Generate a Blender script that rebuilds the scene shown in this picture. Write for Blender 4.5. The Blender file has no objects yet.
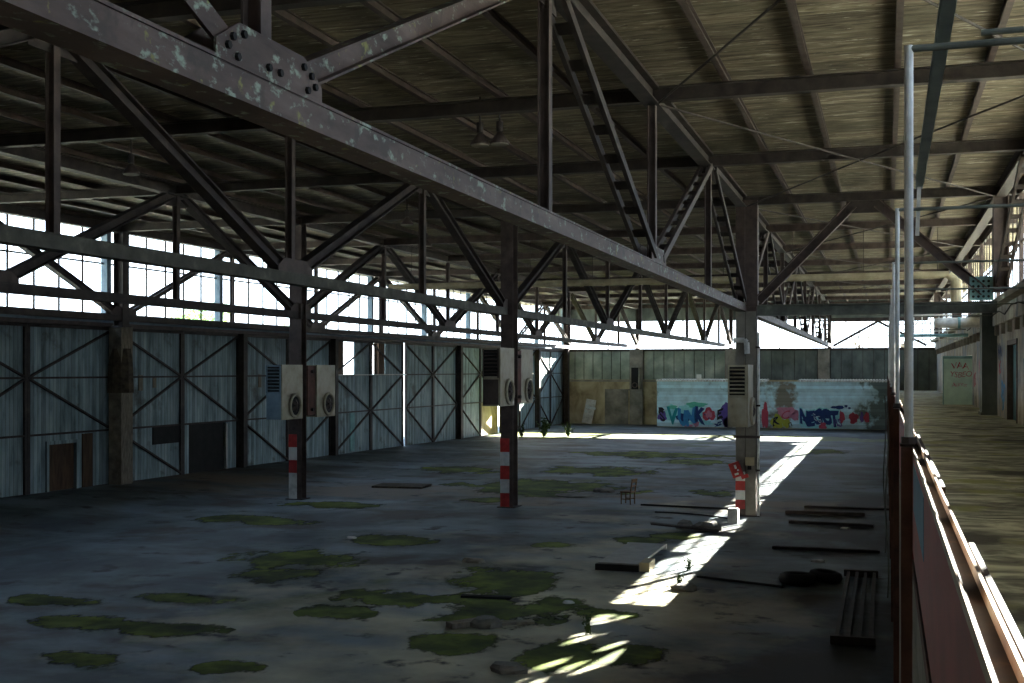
import bpy, math, random
from mathutils import Vector, Matrix
random.seed(7)
S = bpy.context.scene
COL = S.collection
PI = math.pi

# ------------------------------------------------------------------ camera, sky, sun, exposure
TH = 0.306933
cam_d = bpy.data.cameras.new('camera'); cam = bpy.data.objects.new('camera', cam_d); COL.objects.link(cam)
cam.location = (0, 0, 4.7)
cam.rotation_euler = (PI/2, 0, TH)
cam_d.sensor_width = 36; cam_d.lens = 36*1180/1024
cam_d.shift_y = (370-341.5)/1024
cam_d.clip_start = 0.05; cam_d.clip_end = 600
S.camera = cam

W = bpy.data.worlds.new('sky'); S.world = W; W.use_nodes = True
nt = W.node_tree; nt.nodes.clear()
o_ = nt.nodes.new('ShaderNodeOutputWorld'); b_ = nt.nodes.new('ShaderNodeBackground')
tc = nt.nodes.new('ShaderNodeTexCoord'); sx = nt.nodes.new('ShaderNodeSeparateXYZ'); rp = nt.nodes.new('ShaderNodeValToRGB')
nt.links.new(tc.outputs['Generated'], sx.inputs[0]); nt.links.new(sx.outputs['Z'], rp.inputs[0])
rp.color_ramp.elements[0].position = 0.0; rp.color_ramp.elements[0].color = (0.80, 0.90, 1.0, 1)
rp.color_ramp.elements[1].position = 0.6; rp.color_ramp.elements[1].color = (0.45, 0.66, 1.0, 1)
nt.links.new(rp.outputs[0], b_.inputs[0]); b_.inputs[1].default_value = 3.6
nt.links.new(b_.outputs[0], o_.inputs[0])

sun_d = bpy.data.lights.new('sun', 'SUN'); sun = bpy.data.objects.new('sun', sun_d); COL.objects.link(sun)
sun_d.energy = 70; sun_d.angle = 0.006; sun_d.color = (1.0, 0.96, 0.87)
SD = Vector((1.03, 2.4, 1.0)).normalized()
sun.rotation_euler = SD.to_track_quat('Z', 'Y').to_euler(); sun.location = (40, 120, 40)

vs = S.view_settings
vs.view_transform = 'Standard'; vs.look = 'None'; vs.gamma = 1; vs.exposure = 1.05; vs.use_curve_mapping = False
S.cycles.max_bounces = 8; S.cycles.diffuse_bounces = 5; S.cycles.transparent_max_bounces = 12

# ------------------------------------------------------------------ materials
def mat(name, stops, scale=3.0, stretch=(1, 1, 1), rough=0.8, metal=0.0, detail=8, bump=0.0, spec=0.3, dist=0.0, coord='Object'):
    """stops: [(pos, (r,g,b)), ...] on a noise"""
    m = bpy.data.materials.new(name); m.use_nodes = True
    n = m.node_tree; p = n.nodes['Principled BSDF']
    p.inputs['Roughness'].default_value = rough; p.inputs['Metallic'].default_value = metal
    p.inputs['Specular IOR Level'].default_value = spec
    t = n.nodes.new('ShaderNodeTexCoord'); mp = n.nodes.new('ShaderNodeMapping'); mp.inputs['Scale'].default_value = stretch
    ns = n.nodes.new('ShaderNodeTexNoise'); ns.inputs['Scale'].default_value = scale; ns.inputs['Detail'].default_value = detail
    ns.inputs['Roughness'].default_value = 0.62; ns.inputs['Distortion'].default_value = dist
    r = n.nodes.new('ShaderNodeValToRGB')
    n.links.new(t.outputs[coord], mp.inputs[0]); n.links.new(mp.outputs[0], ns.inputs['Vector']); n.links.new(ns.outputs['Fac'], r.inputs[0])
    e = r.color_ramp.elements
    while len(e) < len(stops): e.new(0.5)
    for i, (ps, c) in enumerate(stops): e[i].position = ps; e[i].color = (*c, 1)
    n.links.new(r.outputs[0], p.inputs['Base Color'])
    if bump:
        b = n.nodes.new('ShaderNodeBump'); b.inputs['Strength'].default_value = bump; b.inputs['Distance'].default_value = 0.05
        n.links.new(ns.outputs['Fac'], b.inputs['Height']); n.links.new(b.outputs[0], p.inputs['Normal'])
    m['ramp'] = r.name; m['noise'] = ns.name
    return m

def layer(m, col, scale, lo, hi, stretch=(1, 1, 1), seed=0.0, bandY=None, bandX=None, rough=None):
    """mix a second noise-masked colour over a material; bandY/bandX=(centre,width) restricts it"""
    n = m.node_tree; p = n.nodes['Principled BSDF']
    src = p.inputs['Base Color'].links[0].from_socket
    t = n.nodes.new('ShaderNodeTexCoord'); mp = n.nodes.new('ShaderNodeMapping'); mp.inputs['Scale'].default_value = stretch
    mp.inputs['Location'].default_value = (seed, seed*1.7, 0)
    ns = n.nodes.new('ShaderNodeTexNoise'); ns.inputs['Scale'].default_value = scale; ns.inputs['Detail'].default_value = 7
    ns.inputs['Roughness'].default_value = 0.6
    n.links.new(t.outputs['Object'], mp.inputs[0]); n.links.new(mp.outputs[0], ns.inputs['Vector'])
    fac = ns.outputs['Fac']
    for axis, band in (('Y', bandY), ('X', bandX)):
        if band:
            sp = n.nodes.new('ShaderNodeSeparateXYZ'); n.links.new(t.outputs['Object'], sp.inputs[0])
            a = n.nodes.new('ShaderNodeMath'); a.operation = 'SUBTRACT'; n.links.new(sp.outputs[axis], a.inputs[0]); a.inputs[1].default_value = band[0]
            b = n.nodes.new('ShaderNodeMath'); b.operation = 'ABSOLUTE'; n.links.new(a.outputs[0], b.inputs[0])
            c = n.nodes.new('ShaderNodeMapRange'); c.inputs[1].default_value = 0; c.inputs[2].default_value = band[1]
            c.inputs[3].default_value = 0.0; c.inputs[4].default_value = -0.35
            n.links.new(b.outputs[0], c.inputs[0])
            d = n.nodes.new('ShaderNodeMath'); n.links.new(fac, d.inputs[0]); n.links.new(c.outputs[0], d.inputs[1]); fac = d.outputs[0]
    mr = n.nodes.new('ShaderNodeMapRange'); mr.inputs[1].default_value = lo; mr.inputs[2].default_value = hi
    n.links.new(fac, mr.inputs[0])
    mx = n.nodes.new('ShaderNodeMix'); mx.data_type = 'RGBA'
    n.links.new(mr.outputs[0], mx.inputs[0]); n.links.new(src, mx.inputs[6]); mx.inputs[7].default_value = (*col, 1)
    n.links.new(mx.outputs[2], p.inputs['Base Color'])
    return m

def boards(m, axis='Y', width=0.16, dark=0.35, line=0.12):
    """darken thin joints between boards running across `axis`, and vary each board"""
    n = m.node_tree; p = n.nodes['Principled BSDF']
    src = p.inputs['Base Color'].links[0].from_socket
    t = n.nodes.new('ShaderNodeTexCoord'); sp = n.nodes.new('ShaderNodeSeparateXYZ'); n.links.new(t.outputs['Object'], sp.inputs[0])
    dv = n.nodes.new('ShaderNodeMath'); dv.operation = 'DIVIDE'; n.links.new(sp.outputs[axis], dv.inputs[0]); dv.inputs[1].default_value = width
    fr = n.nodes.new('ShaderNodeMath'); fr.operation = 'FRACT'; n.links.new(dv.outputs[0], fr.inputs[0])
    fl = n.nodes.new('ShaderNodeMath'); fl.operation = 'FLOOR'; n.links.new(dv.outputs[0], fl.inputs[0])
    wn = n.nodes.new('ShaderNodeTexWhiteNoise'); wn.noise_dimensions = '1D'; n.links.new(fl.outputs[0], wn.inputs['W'])
    lt = n.nodes.new('ShaderNodeMath'); lt.operation = 'LESS_THAN'; n.links.new(fr.outputs[0], lt.inputs[0]); lt.inputs[1].default_value = line
    v = n.nodes.new('ShaderNodeMapRange'); v.inputs[3].default_value = 0.72; v.inputs[4].default_value = 1.15; n.links.new(wn.outputs['Value'], v.inputs[0])
    k = n.nodes.new('ShaderNodeMapRange'); k.inputs[3].default_value = 1.0; k.inputs[4].default_value = dark; n.links.new(lt.outputs[0], k.inputs[0])
    mu = n.nodes.new('ShaderNodeMath'); mu.operation = 'MULTIPLY'; n.links.new(v.outputs[0], mu.inputs[0]); n.links.new(k.outputs[0], mu.inputs[1])
    mx = n.nodes.new('ShaderNodeVectorMath'); mx.operation = 'SCALE'; n.links.new(src, mx.inputs[0]); n.links.new(mu.outputs[0], mx.inputs['Scale'])
    n.links.new(mx.outputs[0], p.inputs['Base Color'])
    return m

def plain(name, c, rough=0.7, metal=0.0):
    d = tuple(x*0.72 for x in c)
    return mat(name, [(0.3, d), (0.7, c)], scale=4, rough=rough, metal=metal)

M = {}
M['floor'] = mat('damp_concrete', [(0.28, (.014, .022, .026)), (0.5, (.056, .072, .076)), (0.75, (.135, .165, .17))], scale=0.55, stretch=(1, .7, 1), rough=0.62, bump=0.25, dist=0.6, spec=0.22)
layer(M['floor'], (.030, .022, .013), 0.35, 0.50, 0.62, seed=11)
layer(M['floor'], (.13, .098, .070), 0.5, 0.28, 0.46, stretch=(.5, 1, 1), bandY=(41, 6), seed=4)
layer(M['floor'], (.035, .050, .007), 0.22, 0.53, 0.59, stretch=(1, .55, 1), seed=3, bandX=(-12, 18))
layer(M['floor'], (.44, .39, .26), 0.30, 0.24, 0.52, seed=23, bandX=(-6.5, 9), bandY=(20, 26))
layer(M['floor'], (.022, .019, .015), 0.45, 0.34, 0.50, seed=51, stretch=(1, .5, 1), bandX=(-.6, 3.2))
layer(M['floor'], (.16, .20, .22), 0.26, 0.50, 0.66, stretch=(.6, 1, 1), seed=41)
layer(M['floor'], (.11, .13, .012), 0.3, 0.34, 0.42, stretch=(1, .5, 1), bandY=(80, 5), seed=61)
layer(M['floor'], (.016, .015, .013), 1.1, 0.59, 0.67, seed=31)
M['platform'] = mat('platform_paving', [(0.3, (.06, .066, .055)), (0.47, (.26, .27, .21)), (0.62, (.62, .64, .50))], scale=1.9, stretch=(.8, 1.5, 1), rough=0.65, bump=0.6, dist=1.0)
layer(M['platform'], (.05, .048, .038), 0.6, 0.50, 0.64, seed=19)
layer(M['platform'], (.24, .26, .09), 0.9, 0.55, 0.66, seed=6)
M['roof'] = mat('roof_boards', [(0.30, (.055, .045, .030)), (0.46, (.175, .145, .098)), (0.60, (.28, .24, .17)), (0.72, (.62, .58, .47))], scale=1.5, stretch=(.8, 4.6, 1), rough=0.9, dist=0.7, bump=0.3)
boards(M['roof'], 'Y', 0.5, 0.6, 0.06)
layer(M['roof'], (.66, .62, .50), 3.2, 0.63, 0.68, stretch=(.6, 4, 1), seed=12)
layer(M['roof'], (.05, .05, .026), 0.33, 0.50, 0.70, seed=2)
M['wood'] = mat('weathered_wall_boards', [(0.3, (.10, .14, .145)), (0.5, (.24, .32, .335)), (0.72, (.38, .46, .47))], scale=1.2, stretch=(1, 2.6, .5), rough=0.75)
boards(M['wood'], 'Y', 0.19, 0.42, 0.11)
layer(M['wood'], (.06, .055, .045), 0.8, 0.57, 0.70, seed=9)
M['brownwood'] = mat('brown_boards', [(0.3, (.035, .02, .012)), (0.7, (.12, .07, .04))], scale=2, stretch=(1, 4, .6))
M['steel'] = mat('dark_painted_steel', [(0.3, (.022, .018, .016)), (0.6, (.055, .043, .038)), (0.8, (.085, .068, .055))], scale=3, rough=0.7, metal=0.1)
M['steelmid'] = mat('brown_painted_steel', [(0.3, (.040, .028, .024)), (0.6, (.088, .064, .055)), (0.8, (.13, .10, .085))], scale=3, rough=0.65, metal=0.1)
M['rust'] = mat('flaking_purple_paint', [(0.3, (.030, .017, .013)), (0.5, (.078, .050, .040)), (0.72, (.14, .098, .080))], scale=1.6, stretch=(1, .5, 2), rough=0.6)
layer(M['rust'], (.24, .29, .22), 9, 0.57, 0.66, stretch=(1, .6, 1), seed=5)
layer(M['rust'], (.05, .035, .028), 3.5, 0.55, 0.65, seed=25)
layer(M['rust'], (.20, .19, .05), 4.3, 0.62, 0.68, seed=15)
M['greensteel'] = mat('green_grey_beam_paint', [(0.3, (.06, .065, .055)), (0.6, (.14, .15, .125)), (0.8, (.26, .28, .23))], scale=2, rough=0.65)
M['chordolive'] = mat('olive_brown_chord_paint', [(0.3, (.030, .028, .022)), (0.55, (.070, .068, .052)), (0.75, (.15, .15, .11))], scale=2.5, rough=0.7)
M['tealsteel'] = mat('teal_paint', [(0.3, (.12, .24, .24)), (0.6, (.22, .40, .40)), (0.8, (.36, .50, .46))], scale=2, rough=0.7)
M['cream'] = mat('cream_enamel', [(0.25, (.15, .11, .065)), (0.45, (.33, .29, .20)), (0.7, (.45, .41, .31))], scale=1.8, rough=0.5)
M['bluegrey'] = mat('blue_grey_enamel', [(0.3, (.09, .14, .18)), (0.6, (.17, .24, .29))], scale=2, rough=0.5)
M['dark'] = mat('black_opening', [(0.3, (.006, .006, .006)), (0.7, (.015, .014, .013))], scale=3, rough=0.8)
M['red'] = mat('red_paint', [(0.3, (.22, .018, .015)), (0.65, (.48, .04, .035))], scale=3, rough=0.55)
M['white'] = mat('dirty_white_paint', [(0.25, (.30, .29, .26)), (0.55, (.62, .61, .57))], scale=3, rough=0.6)
M['whitebright'] = mat('white_pipe_paint', [(0.25, (.40, .39, .36)), (0.6, (.74, .74, .70))], scale=4, rough=0.45)
M['pipeyellow'] = mat('pale_pipe_lagging', [(0.3, (.26, .21, .12)), (0.65, (.50, .43, .27))], scale=2, rough=0.8)
M['conc'] = mat('ochre_concrete', [(0.28, (.11, .08, .045)), (0.5, (.34, .27, .16)), (0.75, (.56, .48, .32))], scale=0.7, stretch=(1, 1, .8), rough=0.9, dist=.5)
M['concgrey'] = mat('grey_concrete', [(0.3, (.10, .09, .075)), (0.55, (.24, .22, .18)), (0.8, (.36, .33, .27))], scale=0.9, rough=0.9)
M['sheet'] = mat('grey_corrugated_panel', [(0.3, (.045, .055, .05)), (0.55, (.12, .14, .125)), (0.8, (.22, .24, .20))], scale=0.7, stretch=(1, 1, .6), rough=0.7)
M['pane'] = mat('dusty_pane', [(0.3, (.10, .12, .10)), (0.5, (.22, .26, .21)), (0.75, (.48, .50, .40))], scale=0.45, rough=0.45)
M['annex'] = mat('white_brick_wash', [(0.3, (.38, .52, .58)), (0.55, (.54, .76, .84)), (0.8, (.66, .86, .92))], scale=1.2, rough=0.85)
layer(M['annex'], (.22, .20, .16), 0.6, 0.32, 0.42, bandX=(.8, 2.6), seed=2)
layer(M['annex'], (.17, .21, .20), 0.7, 0.30, 0.37, bandX=(8.4, 2.4), seed=7)
boards(M['annex'], 'Z', 0.25, 0.8, 0.10)
M['plaster'] = mat('stained_plaster', [(0.3, (.13, .12, .105)), (0.5, (.36, .34, .30)), (0.72, (.58, .56, .50))], scale=1.1, stretch=(1, 1, .5), rough=0.9)
layer(M['plaster'], (.22, .26, .30), 0.6, 0.52, 0.62, seed=4)
layer(M['plaster'], (.10, .08, .065), 1.5, 0.58, 0.68, seed=8)
M['teal'] = mat('pale_teal_door_paint', [(0.3, (.40, .58, .52)), (0.6, (.60, .80, .70)), (0.8, (.70, .84, .72))], scale=1.5, rough=0.7)
M['tealdoor'] = plain('deep_teal_paint', (.05, .16, .19))
M['panelred'] = mat('faded_red_panel', [(0.3, (.14, .016, .016)), (0.6, (.28, .034, .034))], scale=2, stretch=(1, .6, 1), rough=0.6)
M['panelblue'] = plain('blue_paint_patch', (.07, .19, .30))
M['railtop'] = mat('worn_rail_metal', [(0.3, (.10, .045, .02)), (0.5, (.24, .15, .09)), (0.7, (.34, .29, .22))], scale=6, stretch=(1, .6, 1), rough=0.5, metal=0.2)
M['railrust'] = mat('rusty_channel', [(0.3, (.012, .008, .006)), (0.6, (.035, .018, .010)), (0.8, (.14, .07, .02))], scale=9, rough=0.8)
M['post'] = mat('rusty_red_post', [(0.3, (.05, .028, .022)), (0.6, (.14, .062, .046))], scale=3, rough=0.8)
M['moss'] = mat('moss', [(0.32, (.022, .026, .006)), (0.48, (.060, .080, .010)), (0.62, (.13, .16, .02)), (0.8, (.20, .20, .06))], scale=.9, rough=1.0, bump=0.8)
mm = M['moss'].node_tree; pb = mm.nodes['Principled BSDF']
an_ = mm.nodes.new('ShaderNodeAttribute'); an_.attribute_name = 'thickness'; tcm = mm.nodes.new('ShaderNodeTexCoord'); nn = mm.nodes.new('ShaderNodeTexNoise'); nn.inputs['Scale'].default_value = .6; nn.inputs['Detail'].default_value = 9; nn.inputs['Roughness'].default_value = .68
mpm = mm.nodes.new('ShaderNodeMapping'); mpm.inputs['Scale'].default_value = (1, .6, 1)
mm.links.new(tcm.outputs['Object'], mpm.inputs[0]); mm.links.new(mpm.outputs[0], nn.inputs['Vector'])
ad = mm.nodes.new('ShaderNodeMath'); ad.operation = 'MULTIPLY_ADD'; mm.links.new(an_.outputs['Fac'], ad.inputs[0]); ad.inputs[1].default_value = .34; mm.links.new(nn.outputs['Fac'], ad.inputs[2])
al = mm.nodes.new('ShaderNodeMapRange'); al.inputs[1].default_value = .57; al.inputs[2].default_value = .63; mm.links.new(ad.outputs[0], al.inputs[0]); mm.links.new(al.outputs[0], pb.inputs['Alpha'])
M['leaf'] = mat('leaf_green', [(0.3, (.02, .04, .010)), (0.7, (.05, .09, .02))], scale=1.0, rough=0.7)
M['leaffar'] = mat('sunlit_leaf', [(0.3, (.16, .30, .06)), (0.7, (.38, .55, .14))], scale=0.5, rough=0.7)
M['bark'] = plain('bark', (.09, .07, .05))
M['pale_yard'] = mat('outside_yard', [(0.35, (.36, .36, .24)), (0.65, (.62, .58, .46))], scale=.15, rough=1.0)  # unseen yard, lightened to bounce sunlight up onto the roof boards
M['greysheet'] = plain('grey_painted_sheet', (.34, .33, .29))
M['rubble'] = mat('rubble_stone', [(0.3, (.07, .065, .055)), (0.7, (.22, .20, .17))], scale=3, rough=0.9)
M['plank'] = mat('grey_timber', [(0.3, (.09, .075, .055)), (0.7, (.27, .23, .17))], scale=3, stretch=(1, 4, 1))
M['chairwood'] = plain('chair_wood', (.20, .12, .06))
M['burlap'] = mat('brown_sacking', [(0.3, (.035, .026, .018)), (0.7, (.11, .085, .055))], scale=5, rough=1, bump=.5)
GP = {k: plain('graffiti_'+k, c) for k, c in dict(navy=(.015, .045, .17), teal=(.02, .30, .33), cyan=(.32, .72, .76), purple=(.14, .09, .36), red=(.50, .07, .11), pink=(.58, .22, .30), yellow=(.42, .42, .05), black=(.02, .02, .03), white=(.66, .74, .76), green=(.12, .50, .38), blue=(.05, .26, .55)).items()}
# window glass
g = bpy.data.materials.new('window_glass'); g.use_nodes = True; n = g.node_tree; n.nodes.clear()
oo = n.nodes.new('ShaderNodeOutputMaterial'); tr = n.nodes.new('ShaderNodeBsdfTransparent'); gl = n.nodes.new('ShaderNodeBsdfGlossy'); mx = n.nodes.new('ShaderNodeMixShader')
nz = n.nodes.new('ShaderNodeTexNoise'); nz.inputs['Scale'].default_value = 0.8
mr = n.nodes.new('ShaderNodeMapRange'); mr.inputs[3].default_value = 0.03; mr.inputs[4].default_value = 0.16
n.links.new(nz.outputs['Fac'], mr.inputs[0]); n.links.new(mr.outputs[0], mx.inputs[0])
tr.inputs[0].default_value = (.95, .97, .97, 1); gl.inputs['Roughness'].default_value = 0.15
n.links.new(tr.outputs[0], mx.inputs[1]); n.links.new(gl.outputs[0], mx.inputs[2]); n.links.new(mx.outputs[0], oo.inputs[0])
M['glass'] = g

# ------------------------------------------------------------------ mesh helpers
class MB:
    def __init__(s): s.v = []; s.f = []
    def add(s, vs, fs):
        b = len(s.v); s.v += [Vector(v) for v in vs]; s.f += [tuple(i+b for i in f) for f in fs]; return s
    def box(s, x0, x1, y0, y1, z0, z1):
        return s.add([(x0, y0, z0), (x1, y0, z0), (x1, y1, z0), (x0, y1, z0), (x0, y0, z1), (x1, y0, z1), (x1, y1, z1), (x0, y1, z1)],
                     [(0, 3, 2, 1), (4, 5, 6, 7), (0, 1, 5, 4), (1, 2, 6, 5), (2, 3, 7, 6), (3, 0, 4, 7)])
    def obox(s, c, size, rot=None):
        """oriented box"""
        R = rot if rot is not None else Matrix.Identity(3)
        hx, hy, hz = (a/2 for a in size)
        vs = [Vector(c)+R@Vector((x*hx, y*hy, z*hz)) for x, y, z in ((-1,-1,-1),(1,-1,-1),(1,1,-1),(-1,1,-1),(-1,-1,1),(1,-1,1),(1,1,1),(-1,1,1))]
        return s.add(vs, [(0, 3, 2, 1), (4, 5, 6, 7), (0, 1, 5, 4), (1, 2, 6, 5), (2, 3, 7, 6), (3, 0, 4, 7)])
    def frame(s, p0, p1, up=(0, 0, 1)):
        p0, p1 = Vector(p0), Vector(p1); d = (p1-p0).normalized(); u = Vector(up)
        if abs(d.dot(u)) > .98: u = Vector((1, 0, 0))
        a = d.cross(u).normalized(); b = a.cross(d).normalized(); return p0, p1, a, b
    def prof(s, p0, p1, pts, up=(0, 0, 1)):
        """sweep a closed 2D profile (a,b) from p0 to p1"""
        p0, p1, a, b = s.frame(p0, p1, up); k = len(pts)
        vs = [p0+a*x+b*y for x, y in pts]+[p1+a*x+b*y for x, y in pts]
        fs = [(i, (i+1) % k, k+(i+1) % k, k+i) for i in range(k)]+[tuple(range(k))[::-1], tuple(range(k, 2*k))]
        return s.add(vs, fs)
    def bar(s, p0, p1, w, h, up=(0, 0, 1)):
        return s.prof(p0, p1, [(-w/2, -h/2), (w/2, -h/2), (w/2, h/2), (-w/2, h/2)], up)
    def ibeam(s, p0, p1, w, h, t=.02, up=(0, 0, 1)):
        x, y, q = w/2, h/2, t/2
        return s.prof(p0, p1, [(-x, -y), (x, -y), (x, -y+t), (q, -y+t), (q, y-t), (x, y-t), (x, y), (-x, y), (-x, y-t), (-q, y-t), (-q, -y+t), (-x, -y+t)], up)
    def cyl(s, p0, p1, r, n=10, r2=None, up=(0, 0, 1)):
        p0, p1, a, b = s.frame(p0, p1, up); r2 = r if r2 is None else r2
        vs = [p0+(a*math.cos(2*PI*i/n)+b*math.sin(2*PI*i/n))*r for i in range(n)]+[p1+(a*math.cos(2*PI*i/n)+b*math.sin(2*PI*i/n))*r2 for i in range(n)]
        return s.add(vs, [(i, (i+1) % n, n+(i+1) % n, n+i) for i in range(n)]+[tuple(range(n))[::-1], tuple(range(n, 2*n))])
    def path(s, pts, r, n=8):
        for a, b in zip(pts, pts[1:]): s.cyl(a, b, r, n)
        return s
    def ring(s, c, axis, R, r, n=24, m=8):
        c = Vector(c); ax = Vector(axis).normalized(); a = ax.orthogonal().normalized(); b = ax.cross(a); vs = []; fs = []
        for i in range(n):
            t = 2*PI*i/n; d = a*math.cos(t)+b*math.sin(t)
            for j in range(m):
                q = 2*PI*j/m; vs.append(c+d*(R+r*math.cos(q))+ax*r*math.sin(q))
        for i in range(n):
            for j in range(m): fs.append((i*m+j, ((i+1) % n)*m+j, ((i+1) % n)*m+(j+1) % m, i*m+(j+1) % m))
        return s.add(vs, fs)
    def mesh(s, name, mt, off=(0, 0, 0), smooth=False):
        me = bpy.data.meshes.new(name); o = Vector(off)
        me.from_pydata([v-o for v in s.v], [], s.f); me.materials.append(mt); me.validate(); me.update()
        if smooth:
            for p in me.polygons: p.use_smooth = True
        return me

def wloc(o):
    v = Vector(o.location)
    while o.parent: o = o.parent; v += o.location
    return v
def tag(o, label=None, cat=None, group=None, kind=None):
    if label: o['label'] = label
    if cat: o['category'] = cat
    if group: o['group'] = group
    if kind: o['kind'] = kind
    return o
def thing(name, loc, label=None, cat=None, group=None, kind=None):
    o = bpy.data.objects.new(name, None); COL.objects.link(o); o.location = loc; o.empty_display_size = .3
    return tag(o, label, cat, group, kind)
def part(name, mb, mt, parent, label=None, smooth=False):
    o = bpy.data.objects.new(name, mb.mesh(name, M[mt] if isinstance(mt, str) else mt, wloc(parent), smooth)); COL.objects.link(o)
    o.parent = parent
    if label: o['label'] = label
    return o
def single(name, mb, mt, loc, label=None, cat=None, group=None, kind=None, smooth=False):
    o = bpy.data.objects.new(name, mb.mesh(name, M[mt] if isinstance(mt, str) else mt, loc, smooth)); COL.objects.link(o); o.location = loc
    return tag(o, label, cat, group, kind)
def copy_tree(o, parent=None):
    c = o.copy(); COL.objects.link(c); c.parent = parent
    for ch in list(o.children): copy_tree(ch, c)
    return c
def relabel(o, label, loc=None, rz=None):
    o['label'] = label
    if loc is not None: o.location = loc
    if rz is not None: o.rotation_euler.z = rz
    return o
ORD = ['first', 'second', 'third', 'fourth', 'fifth', 'sixth', 'seventh', 'eighth', 'ninth', 'tenth', 'eleventh', 'twelfth', 'thirteenth', 'fourteenth', 'fifteenth', 'sixteenth', 'seventeenth', 'eighteenth', 'nineteenth', 'twentieth', 'twenty-first', 'twenty-second', 'twenty-third', 'twenty-fourth']

# ------------------------------------------------------------------ grid of the hall (metres; Y runs down the hall)
P = 7.45; YB = 13*P            # panel length, back wall
XA, XB, XC, XR = -19.7, -12.0, -4.27, 3.2
ZC = 10.25                     # underside of the roof boards
def xw(y): return -27.9+.0254*(y-30)   # left wall line
def floor_z(x, y):
    a = min(1, max(0, (-x-21)/6)); a = a*a*(3-2*a); b = min(1, max(0, (75-y)/45)); return .17+.33*a*b

# floor
mb = MB(); NX, NY = 60, 130
for j in range(NY+1):
    for i in range(NX+1):
        x = -30+i*(30.17/NX); y = -8+j*((YB+.2+8)/NY); mb.v.append(Vector((x, y, floor_z(x, y))))
for j in range(NY):
    for i in range(NX):
        a = j*(NX+1)+i; mb.f.append((a, a+1, a+NX+2, a+NX+1))
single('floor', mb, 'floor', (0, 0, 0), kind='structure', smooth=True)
single('floor', MB().box(.19, 3.9, -8, YB, 0, 3.1), 'platform', (0, 0, 0), kind='structure')
single('ground', MB().add([(-160, -60, -.12), (160, -60, -.12), (160, 260, -.12), (-160, 260, -.12)], [(0, 1, 2, 3)]), 'pale_yard', (0, 0, 0), kind='structure')
single('ceiling', MB().box(-29.6, 5.35, -8.3, YB+1.0, ZC, ZC+.22), 'roof', (0, 0, 0), kind='structure')  # unseen overhang past the right windows is sized to trim the sun streak
single('wall_near', MB().box(-30, 5, -8.3, -8, -.1, ZC), 'concgrey', (0, -8, 0), kind='structure')

# back wall: concrete below, dusty panes / sheets, an open strip, a gable band under the roof
bw = thing('wall_back', (-12, YB, 0), kind='structure')
part('lower_wall', MB().box(-26.4, .2, YB, YB+.3, -.1, 3.9), 'conc', bw)
part('coping', MB().box(-26.4, -17.6, YB-.05, YB, 3.72, 3.86), 'concgrey', bw)
mb = MB()
for x0, x1 in ((-25.9, -20.4), (-19.2, -12.5)):
    n_ = int((x1-x0)/.78)
    for i in range(n_): mb.box(x0+i*(x1-x0)/n_+.03, x0+(i+1)*(x1-x0)/n_-.03, YB+.05, YB+.12, 3.9, 6.25)
part('dusty_panes', mb, 'pane', bw)
mb = MB()
for x0, x1 in ((-11.5, -5.2), (-4.2, 4.0)):
    n_ = int((x1-x0)/.8)
    for i in range(n_): mb.box(x0+i*(x1-x0)/n_+.02, x0+(i+1)*(x1-x0)/n_-.02, YB+.02+.05*(i % 2), YB+.14, 3.9 if x0 < -4.5 else 2.9, 6.3)
part('sheet_cladding', mb, 'sheet', bw)
part('cladding_backing', MB().box(-26.3, 4.2, YB+.14, YB+.3, 3.0, 6.3), 'steel', bw)
part('sill_beam', MB().box(-26.4, 4.2, YB-.08, YB+.2, 6.25, 6.45), 'steel', bw)
part('gable_band', MB().box(-27, 4.2, YB+.05, YB+.3, 8.75, ZC), 'sheet', bw)
for x0, x1 in ((-20.35, -19.25), (-12.45, -11.55), (-5.15, -4.25)):
    part('pilaster', MB().box(x0, x1, YB-.25, YB+.1, 0, 6.4), 'concgrey', bw)
mb = MB()
for x0, x1 in ((-25.9, -20.0), (-19.6, -12.3), (-11.8, -4.6)):
    x = x0
    while x < x1: mb.box(x, x+.09, YB+.05, YB+.14, 6.45, 8.75); x += 3.6
part('window_post', mb, 'steel', bw)
wb = thing('window_1', (0, YB, 6.45), kind='structure')
mb = MB()
for i in range(9): mb.box(-4+i*.98, -3.95+i*.98, YB+.05, YB+.12, 6.45, 8.75)
mb.box(-4, 4, YB+.05, YB+.12, 7.6, 7.64); part('window_frame', mb, 'steel', wb)
part('pane', MB().box(-4, 4, YB+.08, YB+.09, 6.45, 8.75), 'glass', wb)
# bricked up doorway outline in the ochre wall
part('blocked_doorway', MB().box(-22.4, -20.5, YB-.04, YB, 0, 3.0).box(-22.5, -22.4, YB-.06, YB, 0, 3.1).box(-22.5, -20.4, YB-.06, YB, 3.0, 3.1), 'concgrey', bw)

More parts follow.
